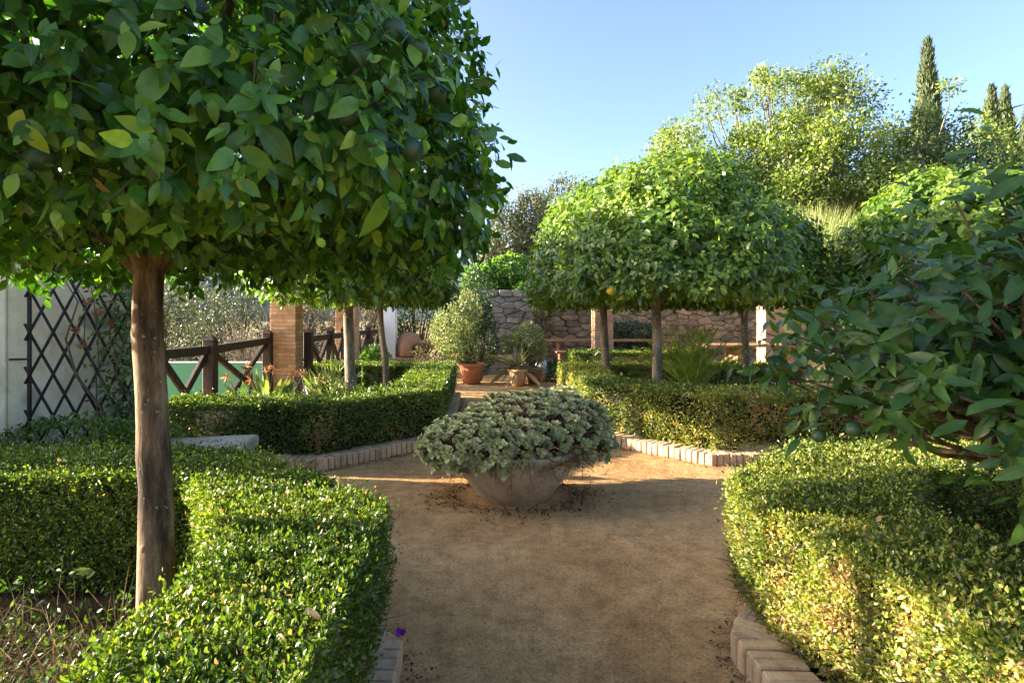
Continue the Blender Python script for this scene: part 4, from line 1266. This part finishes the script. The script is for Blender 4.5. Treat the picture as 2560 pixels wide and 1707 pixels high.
def bush(name, label, cat, base, lobes, n, L, W, mat, group=None, clump=0, stem=True, tint=.5, tv=.2, tm=T2, shell=.14, stem_r=.03, bark='twig', zmin=None):
    root = thing(name, label, cat, base, group)
    P, T, N, Ls, ar = lobe_leaves(lobes, n, L, W, clump, shell)
    if zmin is not None:
        s = P[:, 2] > zmin
        P, T, N, Ls = P[s], T[s], N[s], Ls[s]
    k = len(P)
    t = tint + tv * RNG.normal(size=k) * .8 + .18 * snoise(P, 1.6 / max(.4, lobes[0][3]), base[0])
    obj('foliage', leaf_mesh('foliage', P, T, N, Ls, Ls * ar, t, M[mat], tm, smooth=False, fold=.3, curl=-.05), root)['kind'] = 'stuff'
    if stem:
        st = []
        for l in lobes:
            e = np.array(l[:3]) + np.array([0, 0, l[5] * .4])
            b = np.array(base) + rnd(1)[0] * .02; b[2] = base[2]
            for q in range(4):
                e2 = np.array(l[:3]) + unit(rnd(1))[0] * np.array(l[3:]) * .75
                m = b * .5 + e2 * .5 + rnd(1)[0] * .08 * l[3]
                st.append(tube_arrays([b, m, e2], [stem_r, stem_r * .6, stem_r * .2], 5, False))
        v, f = join_arrays(st)
        obj('branches', np_mesh('branches', v, f, M[bark], True), root)
    return root

def pot(label, x, y, r_, h, mat, rim=True):
    prof = [(0, .0), (r_ * .68, 0), (r_ * .8, h * .4), (r_ * .93, h * .8), (r_ * .94, h * .82), (r_ * 1.05, h * .83), (r_ * 1.06, h), (r_ * .93, h), (r_ * .9, h * .92), (0, h * .9)]
    o = obj('terracotta_pot', lathe_mesh('terracotta_pot', prof, M[mat], 28), None, (x, y, .02))
    return tag(o, label, 'pot', 'terracotta pots')

# pots at the end of the path
pot('orange terracotta pot holding the pale bushy shrub', -.2, 12.1, .27, .43, 'terracotta')
bush('variegated_shrub', 'bushy pale yellow green shrub in a terracotta pot at the path end', 'shrub', (-.2, 12.1, .4), [(-.58, 12.1, 1.12, .48, .42, .58), (-.38, 12.1, .8, .42, .4, .42), (-.3, 12.2, 1.5, .32, .32, .5)], 7000, .05, .028, 'shrub_pale', tint=.45)
bush('conical_shrub', 'tall dark conical shrub behind the pale potted shrub', 'shrub', (.0, 12.7, 0), [(-.05, 12.7, 1.0, .42, .4, .9), (-.1, 12.7, 1.75, .36, .34, .75)], 7500, .05, .028, 'shrub_dark', tint=.55)
pot('pale terracotta pot of the spiky aloe at the path end', .76, 11.75, .2, .34, 'terracotta_pale')
r = thing('spiky_aloe', 'spiky brownish aloe with arching blades in the pale pot', 'aloe', (.76, 11.75, .34))
blades('leaf', 46, .62, .05, (-25, 80), .03, M['aloe'], r, (.76, 11.75, .36), curl=-.35)
pot('small terracotta pot beside the hedge end, right of the spiky aloe', 1.13, 12.05, .19, .33, 'terracotta')
bush('pale_shrub', 'loose pale green shrub in the small pot against the dry stone wall', 'shrub', (1.13, 12.05, .3), [(1.02, 12.1, .98, .32, .28, .3), (.68, 12.4, .82, .24, .24, .22), (1.2, 12.1, .72, .2, .2, .3)], 3000, .055, .03, 'shrub_pale', tint=.35)
o = obj('white_jar', lathe_mesh('white_jar', [(0, 0), (.1, 0), (.15, .15), (.16, .3), (.1, .46), (.08, .5), (.1, .54), (.07, .54), (0, .4)], M['white'], 24), None, (1.32, 12.5, .02))
tag(o, 'small white jar standing behind the spiky aloe', 'jar')
bush('low_shrub', 'low dark shrub at the foot of the dry stone wall right of the pots', 'shrub', (1.9, 12.3, 0), [(1.65, 12.5, .22, .3, .25, .25), (2.1, 12.4, .2, .35, .25, .22)], 2500, .05, .03, 'shrub_dark')
bush('fern_bush', 'small green bush between fence and oven behind the far left hedge', 'shrub', (-2.2, 12.2, 0), [(-2.25, 12.1, .5, .3, .3, .3)], 1200, .09, .03, 'vine', tint=.3)
bush('dry_bush', 'dry yellowish bush in front of the clay oven mouth', 'shrub', (-1.25, 13.4, 0), [(-1.2, 13.4, .5, .35, .3, .4)], 1300, .1, .016, 'scrub', tint=.6)

# far right bed planting
def cycad(x, y):
    root = thing('cycad', 'spiky green cycad with arching fronds in the right bed', 'cycad', (x, y, 0))
    obj('trunk', tube_mesh('trunk', [(x, y, .02), (x, y, .28), (x, y, .46)], [.13, .14, .1], M['twig'], 12, .2), root)
    for i in range(32):
        a = i * 2.399
        el = math.radians(18 + 62 * (i / 32) + random.uniform(-6, 6))
        Lf = random.uniform(.98, 1.25)
        u = np.linspace(0, 1, 9)
        hd = np.array([math.cos(a), math.sin(a), 0])
        sp = np.array([x, y, .45]) + hd * (u * Lf * math.cos(el))[:, None] + np.array([0, 0, 1.0]) * (u * Lf * math.sin(el) - .2 * u ** 2.4 * Lf)[:, None]
        tg = np.gradient(sp, axis=0); tg = unit(tg)
        sd = unit(np.cross(tg, np.array([0, 0, 1.0]))); nr = np.cross(sd, tg)
        P, T, N = [], [], []
        for k in range(26):
            f = .18 + .8 * k / 26
            j = f * 8; i0 = int(j); w = j - i0
            p = sp[i0] * (1 - w) + sp[min(8, i0 + 1)] * w
            for s in (1, -1):
                P.append(p); T.append(tg[i0] * .75 + sd[i0] * s * .7 + nr[i0] * .3); N.append(nr[i0])
        n = len(P)
        ll = .13 * np.sin(np.clip(np.repeat(np.linspace(.15, 1, 26), 2), 0, 1) * 2.6) + .03
        v1, f1 = leaf_arrays(np.array(P), np.array(T), np.array(N), ll, .014, T2, fold=.3, curl=-.1)
        v2, f2 = tube_arrays(sp, np.linspace(.007, .002, 9), 4, False)
        V, F = join_arrays([(v1, f1), (v2, f2)])
        tint = np.concatenate([np.repeat(np.clip(.45 + .2 * RNG.normal(size=n), 0, 1), 2), np.full(len(f2), .9)])
        obj('frond', np_mesh('frond', V, F, M['cycad'], False, {'tint': ('FACE', tint)}), root)
cycad(2.72, 7.35)
bush('flowering_shrub', 'dark shrub with pale dry flecks between cycad and thin trunk', 'shrub', (3.35, 7.4, .05), [(3.3, 7.4, .42, .38, .32, .34), (3.75, 7.3, .36, .3, .3, .28)], 3200, .045, .026, 'shrub_dark', tint=.55, tv=.4)
bush('ground_plant', 'low pale green plants at the foot of the front right trunk', 'plant', (2.35, 6.7, .05), [(1.95, 7.3, .3, .35, .25, .24), (2.5, 6.75, .3, .3, .22, .24)], 1600, .05, .022, 'olive', tint=.5)

# strap-leaved plants by the fence
for (x, y, n, L, lab, el) in ((-2.72, 7.2, 13, .72, 'strap leaved plant with dried orange flower heads before the fence post', (48, 85)), (-2.25, 7.4, 11, .62, 'strap leaved plant leaning right in front of the brick pillar', (25, 75)), (-3.0, 7.3, 6, .6, 'small strap leaved plant beside the large orange trunk', (40, 80))):
    r = thing('strap_leaf_plant', lab, 'plant', (x, y, .07), 'strap leaved plants in the far left bed')
    blades('leaf', n, L, .075, el, .06, M['strelitzia'], r, (x, y, .1), (.1, .95), curl=-.08)
    for k in range(3):
        a = k * 2.1 + x
        hx, hy, hz = x + .2 * math.cos(a), y - .12 + .1 * math.sin(a), .1 + L * random.uniform(.88, 1.05)
        st = obj('flower_stalk', tube_mesh('flower_stalk', [(x, y, .1), ((x + hx) / 2, (y + hy) / 2, .1 + L * .6), (hx, hy, hz)], [.01, .009, .007], M['twig'], 6), r)
        d = unit(rnd(18) + np.array([0, 0, .3]))
        obj('flower_head', leaf_mesh('flower_head', np.tile([hx, hy, hz], (18, 1)), d, unit(rnd(18)), .1, .018, RNG.random(18) * .9, M['dryflower'], T2, curl=-.2), st)
bush('palm_seedling', 'tuft of yellow green arching leaves behind the far left hedge', 'plant', (-1.95, 7.5, .1), [(-1.9, 7.4, .42, .42, .3, .28)], 420, .22, .02, 'reed', tint=.35, stem=False)
bush('trellis_shrub', 'low dark green shrubs at the foot of the trellis wall', 'shrub', (-3.6, 4.5, 0), [(-3.15, 4.35, .36, .66, .45, .36), (-3.85, 3.9, .38, .56, .38, .36), (-2.75, 4.65, .32, .35, .33, .36), (-3.4, 3.8, .32, .5, .25, .3)], 12000, .035, .018, 'box', tint=.4)

# beyond the fence
scr = [(-9.5, 16.5, .5, 2.4, 1.5, 1.8, 'pale silvery olive bush beyond the timber fence and green wall', 'olive', 9000, .11),
       (-6.6, 15.2, .6, 1.6, 1.2, 1.5, 'grey green olive bush behind the brick pillar beyond the fence', 'olive', 6500, .1),
       (-4.9, 16.2, .9, 1.1, 1.0, 1.1, 'brown dry scrub bush between the brick pillars beyond the fence', 'scrub', 4500, .09),
       (-3.6, 17.0, .9, 1.0, 1.0, 1.2, 'brownish green scrub bush left of the white pillar', 'scrub', 4500, .09),
       (-1.9, 17.0, .9, 1.3, 1.0, 1.5, 'dark green bush behind the clay oven', 'shrub_dark', 6000, .09),
       (-.4, 16.6, 1.2, 1.1, .8, 1.6, 'green bush behind the tall conical potted shrub', 'shrub_dark', 6000, .08),
       (-8.4, 13.9, .0, 1.6, .8, .9, 'low dark bush on the slope behind the green wall', 'shrub_dark', 4500, .08),
       (-14, 24, 1.2, 5, 3, 2.6, 'wide pale bush farthest on the slope beyond the fence', 'olive', 8000, .16)]
for (x, y, z, rx, ry, rz, lab, mt, n, L) in scr:
    zb = float(ground_height(np.array([x]), np.array([y]))[0])
    lb = [(x, y, z, rx * .8, ry * .8, rz * .8)]
    for q in range(16):
        d = unit(rnd(1))[0]; d[1] = -abs(d[1]); d[2] = d[2] * .8 + .2
        f = random.uniform(.26, .44)
        lb.append((x + d[0] * rx * .78, y + d[1] * ry * .78, z + d[2] * rz * .78, rx * f, ry * f, rz * f))
    bush('scrub_bush', lab, 'bush', (x, y, zb), lb, int(n * 1.25), L * .9, L * .31, mt, 'bushes on the slope beyond the fence', stem_r=.04, tint=.5, shell=.1)
r = thing('bare_shrub', 'tangle of bare grey twigs left of the brick pillar beyond the fence', 'shrub', (-5.1, 13.6, -1))
tw = []
for i in range(170):
    b = np.array([-4.9 + RNG.normal() * .35, 13.6 + RNG.normal() * .2, -.6])
    e = b + np.array([RNG.normal() * .75 - .2, RNG.normal() * .4, 1.0 + 1.3 * RNG.random()])
    m = (b + e) / 2 + rnd(1)[0] * .16
    tw.append(tube_arrays([b, m, e], [.013, .009, .003], 4, False))
    for q in range(3):
        tw.append(tube_arrays([m, m + rnd(1)[0] * .3 + np.array([0, 0, .35])], [.006, .002], 3, False))
v, f = join_arrays(tw)
obj('twigs', np_mesh('twigs', v, f, M['bark_pale'], True), r)['kind'] = 'stuff'

# above the walls
bush('wall_vine', 'bright green vine heaped on top of the dry stone wall', 'vine', (.7, 14.6, 2.0), [(.1, 14.7, 2.35, .6, .5, .42), (.75, 14.7, 2.5, .7, .5, .5), (1.45, 14.8, 2.35, .6, .5, .45), (1.2, 14.2, 2.1, .4, .2, .18)], 6500, .09, .07, 'vine', tint=.5, tm=T4)
bush('dry_creeper', 'dry brown creeper hanging where the two stone walls meet', 'creeper', (1.55, 13.8, 1.2), [(1.5, 13.85, 1.55, .28, .14, .22), (1.55, 13.85, 1.1, .12, .1, .5)], 1100, .07, .02, 'scrub', tint=.25)
bush('wall_bush', 'dark leafy bush in front of the rubble wall behind the bench', 'shrub', (3.7, 14.2, .3), [(3.7, 14.2, 1.0, .75, .25, .3), (3.6, 14.2, .55, .7, .2, .3)], 2600, .07, .04, 'shrub_dark')

def gz(x, y): return float(ground_height(np.array([x]), np.array([y]))[0])
for (x, y, lobes, lab) in ((1.6, 26, [(1.4, 26, 4.6, 1.3, 1.2, 2.2), (2.5, 26, 5.4, 1.2, 1, 1.6), (.6, 26, 3.4, 1.0, 1, 1.6)], 'grey green olive tree left, just above the vine'),
                           (4.2, 28, [(4.0, 28, 6.2, 1.4, 1.2, 1.9), (3.4, 28, 4.6, 1.6, 1.2, 1.8), (5.2, 28, 5.4, 1.4, 1.2, 1.8)], 'grey green olive tree half hidden behind the clipped orange trees')):
    b = bush('olive_tree', lab, 'olive tree', (x, y, gz(x, y)), lobes, 18000, .165, .052, 'olive', 'olive trees on the hillside', clump=60, stem_r=.12, bark='bark', tint=.5)

def big_tree():
    x, y = 12.2, 22.0
    zb = gz(x, y)
    root = thing('carob_tree', 'wide airy tree with sunlit yellow green leaves on the hillside', 'tree', (x, y, zb))
    rg = np.random.default_rng(5)
    fork = np.array([x, y, zb + 1.6])
    st = []
    for dx in (-.25, 0, .3):
        st.append(tube_arrays([(x + dx * .5, y, zb - .2), (x + dx, y, zb + .8), fork + np.array([dx * 2, 0, .4])], [.2, .16, .12], 9))
    v, f = join_arrays(st)
    obj('trunk', np_mesh('trunk', v, f, M['bark_pale'], True), root)
    # crown clumps laid over a broad uneven dome
    cl, lim = [], []
    for i in range(340):
        a = rg.uniform(0, 2 * np.pi)
        rr = np.sqrt(rg.random())
        hx = math.cos(a) * rr; hy = math.sin(a) * rr
        top = 5.5 * (1 - .55 * rr ** 2) + .9 * math.sin(hx * 6 + 1) + .45 * rg.normal()
        z = zb + 1.6 + top * rg.uniform(.25, 1.0)
        c = np.array([x - .1 + hx * 5.6, y + hy * 3.2, z])
        cl.append(c)
        m = fork * .5 + c * .5 + np.array([0, 0, -.25]) + rg.normal(size=3) * .25
        lim.append(tube_arrays([fork, m, c], [.07, .04, .012], 5, False))
    for i in range(46):   # upright shoots on the skyline
        hx = rg.uniform(-1, .95)
        z = zb + 1.6 + 5.5 * (1 - .55 * hx ** 2) + rg.uniform(.2, 1.1)
        c = np.array([x + hx * 5.4, y + rg.normal() * .8, z]); cl.append(c)
        lim.append(tube_arrays([c - np.array([hx * .5, 0, 1.6]), c - np.array([0, 0, .6]), c + np.array([0, 0, .3])], [.03, .02, .008], 4, False))
    v, f = join_arrays(lim)
    obj('limbs', np_mesh('limbs', v, f, M['bark_pale'], True), root)
    cl = np.array(cl)
    k = 60000
    ii = rg.integers(0, len(cl), k)
    sz = rg.uniform(.2, .5, len(cl))
    P = cl[ii] + np.clip(rg.normal(size=(k, 3)), -1.5, 1.5) * sz[ii][:, None] * np.array([1, 1, .8])
    t = .5 + .2 * rg.normal(size=k) + (rg.normal(size=len(cl)) * .14)[ii]
    o = obj('foliage', leaf_mesh('foliage', P, rnd(k) + np.array([0, 0, .2]), rnd(k) * .7 + np.array([0, 0, .5]), .15 * np.exp(rg.normal(size=k) * .2), .078, t, M['carob'], T2, smooth=False, fold=.3, curl=0), root)
    o['kind'] = 'stuff'
big_tree()

def cypress(x, y, top, half, lab, n=12000, lean=0.0):
    zb = gz(x, y)
    root = thing('cypress', lab, 'cypress tree', (x, y, zb), 'cypresses on the hillside')
    obj('trunk', tube_mesh('trunk', [(x, y, zb - .2), (x, y, zb + (top - zb) * .5), (x + lean, y, top - 1)], [.16, .1, .03], M['bark'], 8), root)
    H = top - zb - .4
    s = 1 - np.sqrt(RNG.random(n)) * .999
    s = np.where(RNG.random(n) < .25, RNG.random(n), s)
    prof = np.minimum(1, (1 - s) ** .75 * 1.5) * np.minimum(1, .5 + s * 5)
    a = RNG.random(n) * 6.283
    rr = half * prof * (1 - np.abs(RNG.normal(size=n)) * .18 + .14 * np.sin(a * 3 + s * 30) + .1 * RNG.normal(size=n))
    P = np.stack([x + lean * s + np.cos(a) * rr, y + np.sin(a) * rr, zb + .4 + s * H], -1)
    out = np.stack([np.cos(a), np.sin(a), 0 * a], -1)
    T = out * .35 + np.array([0, 0, 1.0]) + rnd(n) * .18
    t = .5 + .22 * RNG.normal(size=n)
    o = obj('foliage', leaf_mesh('foliage', P, T, out + rnd(n) * .4,   .28 * np.exp(RNG.normal(size=n) * .25), .085, t, M['cypress'], T2, smooth=False, fold=.3, curl=.05), root)
    o['kind'] = 'stuff'
cypress(20.4, 26, 13.9, .62, 'tallest slender cypress rising behind the airy tree', 15000)
cypress(28.7, 32, 14.2, .7, 'sunlit cypress, first of the pair near the right edge')
cypress(31.3, 34, 14.9, .7, 'dark cypress, second of the pair near the right edge')
cypress(33.6, 35, 14.0, .7, 'cypress cut off by the right edge of the view')

for (x, y, rx, rz, zc, lab, mt) in ((17.4, 22, 2.4, 2.9, 6.4, 'dark green bushy tree right of the airy tree', 'shrub_dark'), (20.6, 23.5, 2.2, 2.9, 6.4, 'bright bushy tree at the foot of the tallest cypress', 'carob'),
                                    (25.5, 25, 3.0, 2.0, 5.6, 'dark bushy tree below the cypress pair', 'shrub_dark'), (15.2, 18.5, 2.3, 1.5, 4.0, 'sunlit shrub mass above the reeds', 'carob'),
                                    (9.2, 18.5, 2.2, 1.5, 3.6, 'sunlit shrub mass below the airy tree, behind the orange trio', 'carob'), (19, 18.5, 2.6, 1.7, 3.9, 'leafy shrub mass behind the round orange tree', 'carob'),
                                    (5.6, 19, 1.8, 1.3, 3.0, 'green shrub mass behind the orange trio above the rubble wall', 'shrub_dark'), (12.4, 17.2, 2.0, 1.2, 2.9, 'green shrub mass behind the reeds on the wall terrace', 'carob'),
                                    (15.5, 15.2, 2.6, 1.6, 1.5, 'green shrub mass right of the rubble wall', 'shrub_dark'), (11.0, 14.6, 2.0, 1.2, 1.1, 'green shrub at the right end of the rubble wall', 'shrub_dark')):
    bush('hillside_shrub', lab, 'shrub', (x, y, gz(x, y)), [(x, y, zc, rx, rx * .7, rz), (x - rx * .5, y - .4, zc - rz * .3, rx * .6, rx * .5, rz * .7), (x + rx * .5, y - .3, zc - rz * .25, rx * .6, rx * .5, rz * .8), (x + .2, y, zc + rz * .45, rx * .55, rx * .5, rz * .65)],
         7500, .14, .07, mt, 'shrubs and trees on the hillside', clump=34, stem_r=.06, bark='bark_pale', tint=.55)

for (x, y, z0, lab, n) in ((8.75, 15.5, 1.6, 'tall pale clump of arching reeds right of the orange trio', 2200), (9.9, 16.3, 1.7, 'pale reed clump behind the round orange tree', 1400), (7.6, 16.4, 1.7, 'reed clump on the terrace behind the thin orange tree', 900)):
    root = thing('reed_clump', lab, 'reeds', (x, y, z0), 'pale reed clumps')
    b = np.stack([x + RNG.normal(size=n) * .38, y + RNG.normal(size=n) * .3, np.full(n, z0)], -1)
    T = np.stack([RNG.normal(size=n) * .22, RNG.normal(size=n) * .2, np.ones(n)], -1)
    Lr = 2.7 * RNG.uniform(.5, 1.1, n)
    o = obj('blades', leaf_mesh('blades', b, T, rnd(n), Lr, .022, .5 + .25 * RNG.normal(size=n), M['reed'], T8, fold=.2, curl=-.16, curl_var=.8), root)
    o['kind'] = 'stuff'
bush('bougainvillea', 'pink flowering bougainvillea seen through the dark branches', 'shrub', (9.0, 10.0, 0), [(9.2, 9.8, 1.5, .5, .4, .4)], 500, .07, .05, 'pink', stem=False)

# ------------------------------------------------------------------ under the large tree: dry weeds, leafy weeds, sprout
k = 2300
X = RNG.uniform(-2.6, -.98, k); Y = RNG.uniform(.9, 2.7, k)
b = np.stack([X, Y, np.full(k, .07)], -1)
T = rnd(k) * .55 + np.array([0, 0, .8])
o = obj('dry_weeds', leaf_mesh('dry_weeds', b, T, rnd(k), RNG.uniform(.06, .3, k), .005, RNG.random(k), M['dry'], T4, fold=0, curl=-.35), None)
tag(o, 'dry straw weeds and twigs on the soil around the large orange trunk', 'weeds', kind='stuff')
k = 9000
X = RNG.uniform(-2.7, -.98, k); Y = RNG.uniform(.8, 2.7, k)
o = obj('weed_ground_cover', leaf_mesh('weed_ground_cover', np.stack([X, Y, .07 + .2 * RNG.random(k) ** 2.5 * (1 + snoise(np.stack([X, Y, X * 0], -1), 4))], -1), rnd(k) + np.array([0, 0, .4]), rnd(k) * .5 + np.array([0, 0, 1]), .03, .014, .35 + .25 * RNG.normal(size=k), M['weed'], T4), None)
tag(o, 'small green weeds scattered under the large orange tree', 'weeds', kind='stuff')
for (x, y, n, lab) in ((-1.28, 1.38, 26, 'leafy green weed at the lower left corner'), (-1.45, 1.62, 22, 'leafy weed with upright stems left of the large trunk')):
    r = thing('leafy_weed', lab, 'weed', (x, y, .07))
    for i in range(5):
        a = i * 1.3
        e = np.array([x + .14 * math.cos(a), y + .1 * math.sin(a), .3 + .2 * random.random()])
        bb = np.array([x, y, .06])
        s = obj('stem', tube_mesh('stem', [bb, (bb + e) / 2 + np.array([0, 0, .04]), e], [.005, .004, .002], M['weed'] if False else M['twig'], 5), r)
        for q in range(7):
            w = .3 + .7 * q / 6
            p = bb * (1 - w) + e * w
            me = leaf_mesh('leaf', p[None], rnd(1) * .8 + np.array([[0, 0, .1]]), rnd(1) * .3 + np.array([[0, 0, 1]]), .055, .026, np.array([.35 + .4 * random.random()]), M['weed'], T8)
            obj('leaf', me, s)
for (sx, sz, lab) in ((-1.475, .52, 'tiny bright green shoot on the bark of the large trunk'),):
    r = thing('trunk_sprout', lab, 'sprout', (sx, 2.17, sz))
    for q in range(4):
        me = leaf_mesh('leaf', np.array([[sx, 2.17, sz]]), np.array([[-.9 + .3 * q, -.5, .25 - .12 * q]]), np.array([[0, -.3, 1.]]), .07 - .01 * q, .026, np.array([.75]), M['weed'], T8)
        obj('leaf', me, r)

# ------------------------------------------------------------------ litter
def scatter_path(n, near=1.0):
    Y = .9 + 11 * RNG.random(n) ** 1.6
    X = -.3 + 1.42 * RNG.random(n)
    side_ = (Y > 3.3) & (Y < 5.5)
    X = np.where(side_, RNG.uniform(-1.9, 3.0, n), X)
    return X, Y
k = 4200
X, Y = scatter_path(k)
o = obj('leaf_litter', leaf_mesh('leaf_litter', np.stack([X, Y, np.full(k, .022)], -1), np.stack([RNG.normal(size=k), RNG.normal(size=k), .12 * RNG.normal(size=k)], -1), rnd(k) * .25 + np.array([0, 0, 1]), RNG.uniform(.004, .016, k), RNG.uniform(.002, .006, k), RNG.random(k), M['litter'], T2, fold=.3, curl=-.1), None)
tag(o, 'tiny dry leaves and twig bits strewn over the sandy path', 'litter', kind='stuff')
k = 1100
a = RNG.uniform(0, 6.28, k); rr = .34 + np.abs(RNG.normal(size=k)) * .12
o = obj('bowl_litter', leaf_mesh('bowl_litter', np.stack([bc[0] + np.cos(a) * rr * 1.35, bc[1] - .02 + np.sin(a) * rr, np.full(k, .03)], -1), rnd(k) * np.array([1, 1, .3]), rnd(k) * .3 + np.array([0, 0, 1]), RNG.uniform(.015, .05, k), RNG.uniform(.004, .014, k), RNG.random(k) ** 1.8, M['litter'], T2, fold=.3, curl=-.2), None)
tag(o, 'dark dead leaves and stems lying round the foot of the bowl planter', 'litter', kind='stuff')
k = 2000
X, Y = scatter_path(k)
pb = []
oct_ = np.array([(1, 0, 0), (-1, 0, 0), (0, 1, 0), (0, -1, 0), (0, 0, .7), (0, 0, -.7)], float)
of = np.array([(0, 2, 4), (2, 1, 4), (1, 3, 4), (3, 0, 4), (2, 0, 5), (1, 2, 5), (3, 1, 5), (0, 3, 5)])
for i in range(k):
    s = .002 + .005 * RNG.random() ** 2
    pb.append((oct_ * s * (1 + .3 * rnd(1)) + np.array([X[i], Y[i], .02]), of))
v, f = join_arrays(pb)
tag(obj('gravel', np_mesh('gravel', v, f, M['pebble']), None), 'fine pebbles scattered on the sandy path', 'gravel', kind='stuff')

dp = []
for pts_, sd in (([(-.33, .7), (-.33, 2.4), (-1.33, 3.42)], -1), ([(1.08, .7), (1.08, 2.46), (1.32, 2.8)], 1), ([(-.36, 10.0), (-.36, 6.45), (-1.5, 5.38), (-3.0, 5.38)], 1), ([(1.16, 9.2), (1.16, 6.72), (2.24, 5.55), (4.0, 5.55)], -1)):
    for (p, q) in zip(pts_[:-1], pts_[1:]):
        p, q = np.array(p), np.array(q); L_ = np.linalg.norm(q - p); d_ = (q - p) / L_; nn = np.array([-d_[1], d_[0]]) * sd
        kk = int(L_ * 330)
        dens = np.abs(RNG.normal(size=kk)) * .05 + .008
        dp.append(p + d_ * (RNG.random(kk) * L_)[:, None] + nn * dens[:, None])
dp = np.concatenate(dp); k = len(dp)
o = obj('leaf_drift', leaf_mesh('leaf_drift', np.stack([dp[:, 0], dp[:, 1], .018 + .012 * RNG.random(k)], -1), rnd(k) * np.array([1, 1, .25]), rnd(k) * .4 + np.array([0, 0, 1]), RNG.uniform(.008, .03, k), RNG.uniform(.004, .012, k), RNG.random(k), M['litter'], T2, fold=.3, curl=-.1), None)
tag(o, 'brown leaf crumbs and dirt gathered along the foot of the brick kerbs', 'litter', kind='stuff')

r = thing('fallen_petals', 'single purple bougainvillea petal by the kerb of the big hedge', 'petals', (-.36, 2.35, .13))
for q in range(3):
    obj('petal', leaf_mesh('petal', np.array([[-.345, 2.42, .135]]), np.array([[math.cos(q * 2.1), math.sin(q * 2.1), .8]]), np.array([[0, -.5, .6]]), .034, .027, np.array([.6]), M['petal'], T8), r)
o = obj('dry_leaf', leaf_mesh('dry_leaf', np.array([[-.47, 1.5, .71]]), np.array([[1, .4, .2]]), np.array([[0, -.3, 1.]]), .055, .035, np.array([1.0]), M['dry'], T16, curl=-.5), None)
tag(o, 'pale curled dry leaf lying on the big hedge', 'leaf')
